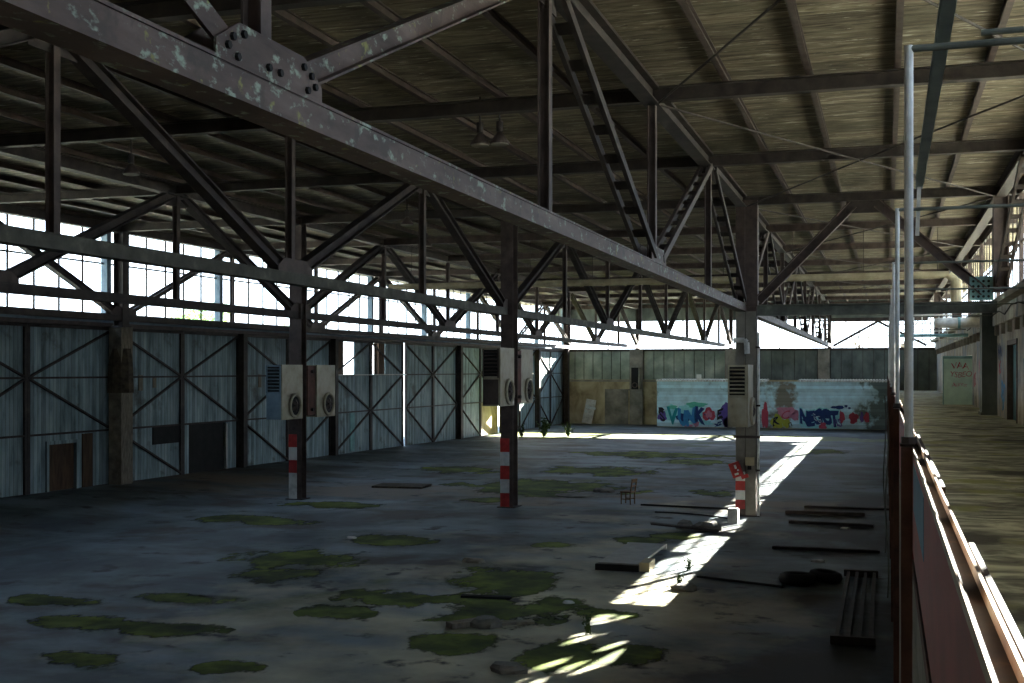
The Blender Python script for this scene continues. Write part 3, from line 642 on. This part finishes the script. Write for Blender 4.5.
def gblob(col, specs, lay, nm='graffiti_blob'):
    mb = MB()
    for i, (cx, cz, rx, rz) in enumerate(specs): blob(mb, cx, cz, rx, rz, AY-.012-.012*lay, int(cx*31+cz*17))
    return part(nm, mb, GP[col], an)
# left piece
gblob('green', [(-14.3, 1.95, .8, .22), (-16.2, 1.75, .4, .15)], 1); gblob('cyan', [(-16.2, 1.3, .6, .6), (-14.9, 1.3, 1.0, .65), (-14.0, .55, 1.0, .2)], 0)
gtext('V', 'teal', -16.6, .5, 1.75, 3, .07, seed=3, sx=.75); gtext('UN', 'blue', -15.75, .5, 1.55, 4, .12, seed=4, sx=.62, warp=.12); gtext('K', 'navy', -14.45, .5, 1.6, 4, .09, seed=5, sx=.7, warp=.12)
gblob('navy', [(-15.3, .9, .55, .4), (-14.35, .8, .25, .35)], 3)
gblob('purple', [(-17.0, 1.0, .35, .4)], 1); gtext('S', 'black', -17.25, .7, 1.2, 3, .03, seed=8, sx=.8, warp=.1); gblob('black', [(-17.1, 1.55, .22, .2)], 2)
gblob('red', [(-13.3, 1.2, .5, .5)], 2); gblob('pink', [(-13.3, 1.2, .26, .28), (-15.0, .3, .5, .1), (-14.3, .45, .25, .22)], 3); gtext('+', 'navy', -13.7, .75, 1.2, 2, .0, seed=8)
gblob('purple', [(-11.9, 1.2, .55, 1.0), (-11.8, .5, .4, .5)], 1); gtext('E', 'black', -12.75, .9, 1.0, 3, .05, seed=9, warp=.1); gtext('xz', 'navy', -12.9, .25, .7, 3, .02, seed=2, warp=.1)
# right pieces
gblob('red', [(-8.95, 1.1, .26, 1.0)], 2); gblob('yellow', [(-8.05, .7, .45, .55), (-7.35, .6, .3, .35)], 1); gtext('R', 'black', -8.45, .4, .9, 3, .03, seed=12, warp=.1)
gblob('pink', [(-7.3, 1.45, .75, .42), (-6.7, 1.15, .3, .35)], 2); gtext('C', 'red', -7.7, .9, .9, 3, .01, seed=11); gtext('n', 'black', -7.2, .35, .7, 3, 0, seed=11)
gblob('cyan', [(-6.0, .8, .35, .45)], 0)
gtext('NEGOT', 'cyan', -6.35, .55, 1.5, 1, .17, warp=.10, seed=21, sx=.60); gblob('navy', [(-4.6, 1.35, .8, .32), (-5.6, .95, .5, .25)], 2); gtext('NEGOT', 'navy', -6.35, .55, 1.5, 3, .085, warp=.10, seed=21, sx=.60)
gtext('EG', 'white', -5.35, .8, .75, 4, -.01, warp=.1, seed=21, sx=.7)
gblob('navy', [(-3.5, 1.85, .5, .13), (-2.9, 1.95, .12, .1), (-2.65, 1.8, .1, .08)], 3); gblob('cyan', [(-3.6, 1.1, .4, .5), (-4.8, .35, 1.3, .14)], 0)
gblob('red', [(-4.6, .4, .28, .28)], 4); gblob('red', [(-2.35, 1.05, .34, .42), (-3.2, 1.1, .2, .45), (-1.4, 1.1, .2, .4)], 2); gtext('RS', 'purple', -3.85, .35, .8, 3, .01, seed=31, sx=.8); gblob('purple', [(-1.75, 1.1, .14, .4)], 1)

# leaning board on the back wall
R = Matrix.Rotation(.17, 3, 'Y')@Matrix.Rotation(-.18, 3, 'X')
t = thing('leaning_board', (-24.3, YB-.5, 0), 'pale board with white lettering leaning against the ochre back wall', 'board')
part('board', MB().obox((-23.8, YB-.32, 1.05), (.85, .05, 2.05), R), 'white', t)
mb = text_mb('Come\nin', .38, .01, .004)
part('lettering', place(mb, Matrix.Translation((-24.08, YB-.46, 1.35))@R.to_4x4()@Matrix.Rotation(PI/2, 4, 'X')), GP['white'], t)

# ------------------------------------------------------------------ dock rail with posts, panels and poles
pr = thing('dock_parapet', (.17, 7, 3.1), 'long rusty rail with red panels along the dock edge', 'railing')
mb = MB(); part('side_panel', MB().box(.150, .162, .3, P, 3.63, 4.21), 'panelred', pr, 'faded red sheet panel')
for k in range(1, 12): part('side_panel', MB().box(.150, .162, k*P+.06, (k+1)*P-.04, 3.55, 4.21), 'panelred', pr, 'faded red sheet panel')
part('paint_patch', MB().box(.1485, .150, 5.2, 7.1, 3.9, 4.17), 'panelblue', pr, 'blue paint patch')
part('rail_flange', MB().box(.148, .153, .3, 92.8, 4.215, 4.245), 'railtop', pr, 'worn bright flange')
part('rail_channel', MB().box(.153, .193, .3, 92.8, 4.205, 4.222), 'railrust', pr, 'rusty channel')
part('rail_flange', MB().box(.193, .201, .3, 92.8, 4.205, 4.25), 'railtop', pr, 'worn bright flange')
part('outer_strip', MB().box(.212, .226, .3, 3.4, 4.19, 4.235).box(.201, .212, .3, 3.4, 4.19, 4.20), 'railrust', pr)
part('outer_strip', MB().box(.212, .226, 5.0, 9, 4.19, 4.235), 'railrust', pr)
part('bounce_lining', MB().box(.163, .186, .3, 92.8, 3.1, 4.20), 'concgrey', pr, 'added grey lining against red bounce')  # unseen grey lining added so the panels throw no red light on the platform
part('bottom_rail', MB().box(.150, .17, .3, 92.8, 3.48, 3.56), 'post', pr)
mb = MB().box(.162, .19, -8, 93, 0, 3.1); single('wall_dock', mb, 'concgrey', (.17, 40, 0), kind='structure')
for k in range(1, 13):
    y = k*P
    t = thing('dock_post', (.12, y, 0), 'rusty red-brown dock edge post, %s from the camera' % ORD[k-1], 'post', 'posts along the dock edge')
    part('shaft', MB().box(.085, .150, y-.06, y+.06, 0, 4.24), 'post', t)
    part('cap', MB().box(.08, .158, y-.07, y+.07, 4.245, 4.26), 'railrust', t)
for k in range(1, 9):
    y = k*P-(.4 if k == 5 else 0)
    t = thing('white_pole', (.135, y, 4.26), 'white tubular pole with a tube across to the right building, %s from the camera' % ORD[k-1], 'pole', 'white poles along the dock')
    part('pole', MB().cyl((.130, y, 4.26), (.130, y, 6.64), .026, 12), 'whitebright', t)
    part('cross_tube', MB().cyl((.13, y, 6.62), (3.75, y, 6.62+.0), .022, 10), 'greensteel', t, 'grey cross tube')
    part('collar', MB().cyl((.13, y, 4.26), (.13, y, 4.3), .045, 12), 'steelmid', t)
single('hoist_rail', MB().ibeam((.40, 2.0, 7.30), (.44, 17.5, 7.30), .10, .12, .015), 'bluegrey', (.40, 2, 7.3), 'dark narrow hoist rail running overhead beside the white poles', 'rail')
single('rail_hanger', MB().bar((.44, 17.3, 7.3), (.42, 17.6, 6.6), .05, .04), 'white', (.44, 17.4, 6.5), 'white hanger at the far end of the overhead hoist rail', 'bracket')
single('near_tube', MB().cyl((.55, 7.7, 6.75), (3.7, 7.7, 6.75), .02, 8), 'greensteel', (.55, 7.7, 6.7), 'grey horizontal tube above the nearest white pole', 'tube')
# hanging green cables
for x, y, lb in ((.02, 24, 'near'), (-.03, 29.8, 'far')):
    pts = [(x+.03*math.sin(i), y+.25*math.sin(i*1.3), 4.1-i*.42) for i in range(10)]
    single('hanging_cable', MB().path(pts, .014, 6), 'greensteel', (x, y, 0), 'thin cable hanging down the dock edge, the %s one of two' % lb, 'cable')

# ------------------------------------------------------------------ right building and upper windows
rw = thing('wall_right', (3.75, 40, 3.1), kind='structure')
def rbox(y0, y1, z0, z1, x0=3.75, x1=4.05): return MB().box(x0, x1, y0, y1, z0, z1)
ops = [(38.2, 41.2, 3.1, 5.6), (57.9, 62.5, 3.1, 5.4), (70.5, 73, 3.1, 5.2), (79, 81, 3.1, 5.2), (24, 26.5, 3.1, 5.6)]
mb = MB(); ys = sorted(ops); y = -8
for (a, b, z0, z1) in ys:
    mb.box(3.75, 4.05, y, a, 3.1, 6.8); mb.box(3.75, 4.05, a, b, z1, 6.8); y = b
mb.box(3.75, 4.05, y, YB, 3.1, 6.8); part('lower_wall', mb, 'plaster', rw)
part('eaves_slab', MB().box(3.3, 4.6, -8, YB, 6.8, 6.98), 'concgrey', rw)
part('eaves_fascia', MB().box(3.6, 3.75, -8, YB, 6.25, 6.8), 'plaster', rw)
part('inner_void', MB().box(4.6, 4.7, -8, YB, 3.1, 6.8), 'dark', rw)
mb = MB(); y = 20
while y < 95: mb.box(3.62, 3.75, y, y+.25, 5.9, 6.3); y += 2.2
part('bracket_row', mb, 'concgrey', rw)
def rdoor(i, y0, y1, h, mt):
    d = thing('door_%d' % i, (3.9, (y0+y1)/2, 3.1), kind='structure')
    part('door_panel', MB().box(3.9, 3.96, y0+.1, y1-.1, 3.1, h), mt, d); part('door_frame', MB().box(3.72, 3.96, y0, y0+.12, 3.1, h).box(3.72, 3.96, y1-.12, y1, 3.1, h).box(3.72, 3.96, y0, y1, h-.1, h+.05), 'steelmid', d)
rdoor(13, 38.2, 41.2, 5.6, 'tealdoor'); rdoor(14, 24, 26.5, 5.6, 'tealdoor'); rdoor(15, 70.5, 73, 5.2, 'teal'); rdoor(16, 79, 81, 5.2, 'dark')
single('pilaster', MB().box(3.25, 3.75, 45.0, 46.0, 3.1, 6.8).box(3.2, 3.75, 44.95, 46.05, 3.1, 3.2), 'sheet', (3.5, 45.5, 3.1), 'dark grey pier standing out from the right building', 'pier')
# open teal door with red tags
t = thing('open_teal_door', (3.1, 57.6, 3.1), 'pale teal steel door standing open with red and pink graffiti scrawls', 'door')
part('leaf', MB().box(2.50, 3.75, 57.55, 57.65, 3.12, 5.32), 'teal', t)
part('edge_strip', MB().box(2.48, 2.53, 57.53, 57.67, 3.12, 5.32).box(2.48, 3.75, 57.53, 57.67, 5.22, 5.34), 'tealsteel', t)
for body, col, x, z, s_, sd in (('VAA', 'red', 2.85, 4.75, .42, 2), ('YSBEO', 'red', 2.78, 4.38, .36, 5), ('Aunor', 'pink', 2.85, 3.95, .3, 7)):
    part('graffiti_lettering', place(text_mb(body, s_, -.004, .003, .02, sd), Matrix.Translation((x, 57.52, z))@Matrix.Rotation(PI/2, 4, 'X')), GP[col], t)
# graffiti on plaster near the teal door
def wall_tag(body, col, y, z, s_, sd, off=0):
    mb = text_mb(body, s_, off, .003, .05, sd)
    Mx = Matrix.Translation((3.735, y, z))@Matrix.Rotation(-PI/2, 4, 'Z')@Matrix.Rotation(PI/2, 4, 'X')
    part('graffiti_lettering', place(mb, Mx), GP[col], rw)
wall_tag('Wyn', 'navy', 44.6, 5.1, .8, 3); wall_tag('XC', 'red', 44.2, 4.6, .6, 4); wall_tag('SEO', 'blue', 43.3, 3.7, .85, 5, .02); wall_tag('On', 'blue', 43.0, 3.4, .6, 6)
wall_tag('KRE', 'red', 56.5, 4.0, .8, 7); wall_tag('Wor', 'blue', 36.5, 4.4, .9, 8); wall_tag('Mi', 'pink', 53.5, 4.6, .7, 9)
mb = MB().path([(3.55, y, 6.45+.25*math.sin(y*.55)**2) for y in range(20, 60, 2)], .02, 6)
single('sagging_cable', mb, 'dark', (3.55, 40, 6.4), 'black cable sagging along the eaves of the right building', 'cable')
# upper windows on the right, one unit per bay; boards added to dim the near end and break up the sun streak
for k in range(-1, 13):
    y0, y1 = max(-8, k*P), (k+1)*P
    w = thing('window_%d' % (k+18), (3.75, (y0+y1)/2, 6.98), kind='structure')
    mb = MB(); n_ = 6
    for i in range(n_+1):
        y = y0+(y1-y0)*i/n_; mb.box(3.75, 3.78, y-.07, y+.07, 6.98, 10.0)
    mb.box(3.75, 3.81, y0, y1, 8.4, 8.46).box(3.74, 3.83, y0, y1, 9.85, 10.0).box(3.74, 3.83, y0, y1, 6.98, 7.08)
    part('window_frame', mb, 'steel', w)
    part('pane', MB().box(3.775, 3.785, y0, y1, 6.98, 10.0), 'glass', w)
    part('window_post', MB().box(3.70, 3.82, y1-.12, y1+.12, 6.98, 10.0), 'steelmid', w)
    boards_ = {-1: range(6), 4: (1, 4)}.get(k, ())
    if boards_:
        mb = MB()
        for i in boards_: mb.box(3.79, 3.81, y0+(y1-y0)*i/n_+.03, y0+(y1-y0)*(i+1)/n_-.03, 7.05, 9.4)
        part('light_blocking_boards', mb, 'plank', w)
single('wall_upper_right', MB().box(3.72, 3.9, -8, YB, 10.0, ZC), 'steel', (3.8, 0, 10), kind='structure')

# ------------------------------------------------------------------ chair
def chair(loc, rz):
    t = thing('wooden_chair', loc, 'small brown wooden chair standing alone on the hall floor', 'chair'); t.rotation_euler.z = rz
    x, y, z = loc; w, d = .40, .40; sh = .42
    def q(name, mb, mt='chairwood', p=t): return part(name, mb, mt, p)
    q('seat', MB().box(x-w/2, x+w/2, y-d/2, y+d/2, z+sh-.03, z+sh+.015))
    for sx_ in (-1, 1):
        for sy in (-1, 1): q('leg', MB().cyl((x+sx_*.17, y+sy*.17, z), (x+sx_*.165, y+sy*.165, z+sh-.03), .018, 8, .024))
    for sy in (-1, 1): q('back_post', MB().bar((x+.18, y+sy*.17, z+sh), (x+.25, y+sy*.17, z+.86), .03, .035))
    q('backrest', MB().bar((x+.235, y-.19, z+.80), (x+.235, y+.19, z+.80), .025, .12)); q('back_slat', MB().bar((x+.21, y-.17, z+.62), (x+.21, y+.17, z+.62), .02, .05))
    q('stretcher', MB().box(x-.17, x+.17, y-.18, y-.16, z+.16, z+.19).box(x-.17, x+.17, y+.16, y+.18, z+.16, z+.19))
    return t
chair((-8.63, 40.7, 0), -.25)

# ------------------------------------------------------------------ sheets, planks, rubble
t = thing('fallen_panel', (-6.0, 29, 0), 'white-edged panel lying propped on the floor in the sun streak', 'panel')
R = Matrix.Rotation(-.05, 3, 'X')@Matrix.Rotation(.02, 3, 'Z')
part('panel', MB().obox((-5.98, 28.9, .13), (.95, 3.4, .05), Matrix.Rotation(-.006, 3, 'X')), 'greysheet', t)
part('edge_beam', MB().box(-6.5, -5.5, 27.1, 27.25, 0.0, .14), 'dark', t); part('far_edge', MB().box(-6.5, -5.5, 30.58, 30.68, .0, .13), 'white', t)
part('prop_block', MB().box(-5.5, -5.28, 27.2, 27.9, 0, .2), 'conc', t)
t = thing('floor_grate', (-.5, 24, 0), 'dark floor grate of four long bars near the dock edge', 'grate')
mb = MB()
for i in range(4): mb.bar((-.80+i*.18, 21.2, .07), (-.80+i*.18, 27.8, .07), .07, .08)
part('bars', mb, 'steel', t); part('end_bar', MB().box(-.9, -.18, 21.05, 21.2, 0, .14), 'steel', t); part('end_bar', MB().box(-.9, -.18, 27.8, 27.9, 0, .14), 'steel', t)
mb = MB()
mb.ring((-1.75, 26.6, .14), (0, 0, 1), .30, .12, 20, 8).ring((-1.3, 27.2, .14), (.1, 0, 1), .28, .11, 20, 8)
single('scrap_tyre', MB().ring((-1.85, 26.6, .12), (0, .05, 1), .28, .12, 20, 8), 'dark', (-1.85, 26.6, 0), 'black tyre lying on the floor, the left of two', 'tyre', smooth=True)
single('scrap_tyre', MB().ring((-1.28, 27.1, .12), (.1, 0, 1), .25, .11, 20, 8), 'dark', (-1.28, 27.1, 0), 'black tyre lying on the floor, the right of two', 'tyre', smooth=True)
def rock(x, y, sx_, sy, sz, seed, mt, label, name='rubble_piece', cat='rubble', group='loose rubble on the floor'):
    r = random.Random(seed); mb = MB(); base = []
    n_ = 7
    for lvl, k in ((0, 1.0), (.6, 1.02), (1.0, .72)):
        for i in range(n_):
            a = 2*PI*i/n_+r.uniform(-.2, .2); kk = k*r.uniform(.8, 1.1)
            base.append((x+sx_/2*kk*math.cos(a), y+sy/2*kk*math.sin(a), sz*lvl*(r.uniform(.8, 1.1) if lvl else 1)))
    fs = [tuple(range(n_))[::-1], tuple(range(2*n_, 3*n_))]
    for L in (0, 1):
        for i in range(n_): fs.append((L*n_+i, L*n_+(i+1) % n_, (L+1)*n_+(i+1) % n_, (L+1)*n_+i))
    mb.add(base, fs); return single(name, mb, mt, (x, y, 0), label, cat, group)
rock(-5.62, 17.5, .62, .45, .12, 1, 'rubble', 'pale broken slab on the floor near the bottom edge of the view')
rock(-7.0, 20.45, .55, .5, .16, 2, 'rubble', 'broken concrete lump beside the two short planks')
rock(-10.39, 44.5, .9, .8, .14, 3, 'rubble', 'grey slab lump left of the chair, the farther of two')
rock(-11.06, 42.7, 1.5, 1.4, .06, 4, 'rubble', 'wide flat grey slab left of the chair, the nearer of two')
rock(-5.0, 34.7, .8, .6, .25, 5, 'rubble', 'rubble lump left of the white block at the sunlit column')
rock(-5.7, 34.9, .5, .5, .22, 6, 'rubble', 'small rubble lump farthest left in front of the sunlit column')
rock(-4.1, 25.2, .6, .6, .12, 7, 'rubble', 'earthy lump among weeds in the sun streak')
rock(-1.6, 29.8, .35, .25, .06, 8, 'white', 'white scrap lying on the dark floor by the dock')
rock(-1.15, 36.3, .3, .25, .05, 9, 'white', 'small white scrap near the dock, in front of a beam')
rock(-14.2, 30.0, .30, .25, .06, 10, 'white', 'white scrap alone on the damp floor left of centre')
rock(-9.6, 27.2, .6, .3, .10, 11, 'plank', 'dark wooden fragment at the middle of the floor')
rock(-6.1, 23.0, .25, .2, .05, 12, 'white', 'pale scrap on moss left of the sun streak')
def plk(x, y, l, a, label, mt='plank', w=.14, h=.05, z=.0, tilt=0):
    R = Matrix.Rotation(a, 3, 'Z')@Matrix.Rotation(tilt, 3, 'Y')
    mb = MB().obox((x, y, z+h/2+abs(math.sin(tilt))*l/2), (l, w, h), R).obox((x, y, z+h+.004+abs(math.sin(tilt))*l/2), (l*.96, w*.3, .008), R)
    return single('loose_plank', mb, mt, (x, y, 0), label, 'plank', 'loose planks and bars')
plk(-6.75, 20.7, 1.15, .55, 'grey plank on moss, the longer of a pair near the bottom of the view', w=.2)
plk(-7.35, 20.4, .7, .9, 'short thick plank end in front of the longer grey plank', w=.22, h=.1)
plk(-7.85, 23.0, 1.0, .1, 'dark flat board on the moss behind the pair of planks', 'dark', .18)
plk(-5.6, 34.3, 1.9, .25, 'dark board tilted over rubble left of the sunlit column', 'steel', .3, .05, 0, .10)
plk(-3.1, 26.4, 2.0, -.35, 'thin dark rod lying right of the sun streak', 'dark', .05, .04)
plk(-1.5, 31.7, 2.6, .02, 'dark beam on the floor by the dock, nearest of four', 'steel', .16, .07)
plk(-1.6, 37.0, 2.4, -.1, 'dark plank on the floor by the dock, second of four', 'steel', .16, .08)
plk(-1.9, 39.6, 2.4, .05, 'dark plank on the floor by the dock, third of four', 'steel', .2, .1)
plk(-1.0, 41.5, 3.2, .0, 'dark plank on the floor by the dock, farthest of four', 'steel', .16, .06)
plk(-6.3, 40.2, 3.5, -.10, 'long thin dark bar lying right of the chair', 'dark', .06, .05)
plk(-18.6, 44, 2.0, .1, 'dark heap of flattened boards left of the middle column', 'burlap', 1.4, .07)
# hose on floor
single('old_hose', MB().path([(-7.2+i*.35, 38.4+.25*math.sin(i*.5)-.12*i, .03) for i in range(9)], .025, 6), 'dark', (-6, 38, 0), 'black hose curling to the foot of the sunlit column', 'hose')

# moss: one uncountable cover
F = 1180; SN, CS = math.sin(TH), math.cos(TH)
moss_px = [(545, 487, 150, 12), (600, 471, 110, 7), (650, 455, 120, 5), (490, 612, 120, 22), (548, 608, 60, 18), (395, 540, 80, 9), (300, 558, 130, 14), (280, 575, 70, 12), (400, 598, 100, 14),
           (345, 612, 70, 12), (500, 580, 95, 22), (455, 642, 80, 18), (560, 655, 60, 26), (630, 655, 60, 18), (715, 493, 40, 6), (605, 614, 60, 8), (130, 626, 160, 12),
           (215, 668, 80, 12), (90, 660, 100, 12), (640, 541, 50, 7), (700, 462, 60, 5), (460, 470, 80, 6), (480, 500, 40, 4), (675, 536, 40, 6), (820, 452, 40, 4), (560, 545, 40, 6), (50, 600, 90, 8), (190, 600, 110, 8), (570, 437, 120, 3), (660, 436, 100, 3), (760, 437, 80, 3), (250, 520, 110, 6), (330, 505, 90, 5)]
mb = MB(); edge = []
for i, (px, py, w, h) in enumerate(moss_px):
    dd = F*4.53/(py-370); u = (px-512)*dd/F; cx, cy = u*CS-dd*SN, u*SN+dd*CS
    wx = w*dd/F/2*1.5; hy = h*dd*dd/(F*4.53)/2*1.6
    n_ = 28; vs_ = [(cx, cy, floor_z(cx, cy)+.006)]; edge.append(1.0)
    for L in (.35, .7, 1.0):
        for j in range(n_):
            a = 2*PI*j/n_; x, y = min(.05, cx+wx*L*math.cos(a)), cy+hy*L*math.sin(a)
            vs_.append((x, y, floor_z(x, y)+.003+.003*(1-L))); edge.append(1-L)
    fs = [(0, 1+j, 1+(j+1) % n_) for j in range(n_)]
    for L in (0, 1):
        for j in range(n_): fs.append((1+L*n_+j, 1+(L+1)*n_+j, 1+(L+1)*n_+(j+1) % n_, 1+L*n_+(j+1) % n_))
    mb.add(vs_, fs)
mo = single('moss', mb, 'moss', (0, 0, 0), 'green moss spread in patches over the hall floor', 'moss', kind='stuff')
at_ = mo.data.attributes.new('thickness', 'FLOAT', 'POINT')
for i, e_ in enumerate(edge): at_.data[i].value = e_

# ------------------------------------------------------------------ weeds and trees
def leaf_quads(mb, c, n_, R, s_, rnd, flat=1.0):
    for _ in range(n_):
        v = Vector((rnd.gauss(0, 1), rnd.gauss(0, 1), rnd.gauss(0, 1))); v.normalize(); v *= R*rnd.random()**.4; v.z *= flat
        p = Vector(c)+v; a = Vector((rnd.uniform(-1, 1), rnd.uniform(-1, 1), rnd.uniform(-.6, .6))).normalized(); b = a.orthogonal().normalized()
        k = s_*rnd.uniform(.6, 1.3); mb.add([p-a*k, p+b*k*.45, p+a*k, p-b*k*.45], [(0, 1, 2, 3)])
def weed(x, y, h, n_, label, seed):
    r = random.Random(seed); t = thing('weed', (x, y, 0), label, 'plant', 'weeds growing through the floor')
    ms = MB(); ml = MB()
    for i in range(n_):
        a = r.uniform(0, 2*PI); tx, ty = x+h*.45*math.cos(a)*r.random(), y+h*.45*math.sin(a)*r.random(); hh = h*r.uniform(.5, 1)
        ms.cyl((x+r.uniform(-.05, .05), y+r.uniform(-.05, .05), 0), (tx, ty, hh), .008, 5, .004)
        for j in range(7):
            q = .2+.8*j/6; p = Vector((x, y, 0)).lerp(Vector((tx, ty, hh)), q); leaf_quads(ml, p, 2, h*.08, h*.09, r)
    part('stem', ms, 'leaf', t); part('leaves', ml, 'leaf', t)
weed(-22.9, 79.6, 1.3, 22, 'tall bushy weed in the sun beyond the middle column', 1)
weed(-21.4, 80.6, 1.0, 18, 'lower weed right of the tall bushy one', 2)
weed(-24.2, 78.6, .9, 16, 'low weed left of the tall bushy one', 6)
weed(-4.25, 25.3, .32, 12, 'small weed in the sun streak, nearer of two', 3)
weed(-4.4, 27.6, .32, 12, 'small weed in the sun streak, farther of two', 4)
weed(-5.05, 20.4, .40, 6, 'tiny pale weed left of the sun streak near the bottom of the view', 5)
weed(-10.3, 90.5, .6, 14, 'weed at the foot of the white annex', 7)
def tree(x, y, h, R, label, seed, bare=False):
    r = random.Random(seed); t = thing('tree', (x, y, 0), label, 'tree', 'trees outside the hall')
    mt_ = MB().cyl((x, y, 0), (x, y, h*.6), .22, 8, .12)
    for i in range(9):
        a = r.uniform(0, 6.28); z0 = h*r.uniform(.3, .6); mt_.cyl((x, y, z0), (x+R*.8*math.cos(a), y+R*.8*math.sin(a), z0+h*r.uniform(.15, .4)), .07, 6, .02)
    part('trunk', mt_, 'bark', t)
    if not bare:
        ml = MB()
        for i in range(14):
            a = r.uniform(0, 6.28); rr = R*r.random()*.7
            leaf_quads(ml, (x+rr*math.cos(a), y+rr*math.sin(a), h*r.uniform(.5, .85)), 90, R*.45, .22, r)
        part('crown', ml, 'leaffar', t)
tree(-62, 66, 8.6, 4, 'green tree outside beyond the leftmost windows', 1); tree(-75, 86, 9.2, 5, 'broad green tree outside, seen low through the left windows', 2)
tree(-58, 92, 11.5, 3.2, 'tall green tree outside behind the left column', 3); tree(-52, 100, 9.5, 3.0, 'green tree outside through the gap of the left doors', 4)
tree(-2.5, 122, 12, 3, 'bare thin tree behind the back wall at the dock side', 5, True); tree(1.5, 118, 12, 3, 'bare branching tree behind the back wall, right of the other', 6, True)

# everything loose rests on the hall floor, which lies 0.17 m above datum; the built positions are read for eye height 4.53 m
LOOSE = ('wooden_chair', 'fallen_panel', 'floor_grate', 'scrap_tyre', 'rubble_piece', 'loose_plank', 'old_hose', 'weed', 'concrete_block')
for o in list(S.objects):
    if o.parent is None and o.name.split('.')[0] in LOOSE:
        o.location.x *= .964; o.location.y *= .964; o.location.z += .17
    if o.parent is None and o.name.split('.')[0] in ('steel_column', 'leaning_board', 'drain_pipe'): o.location.z += .17
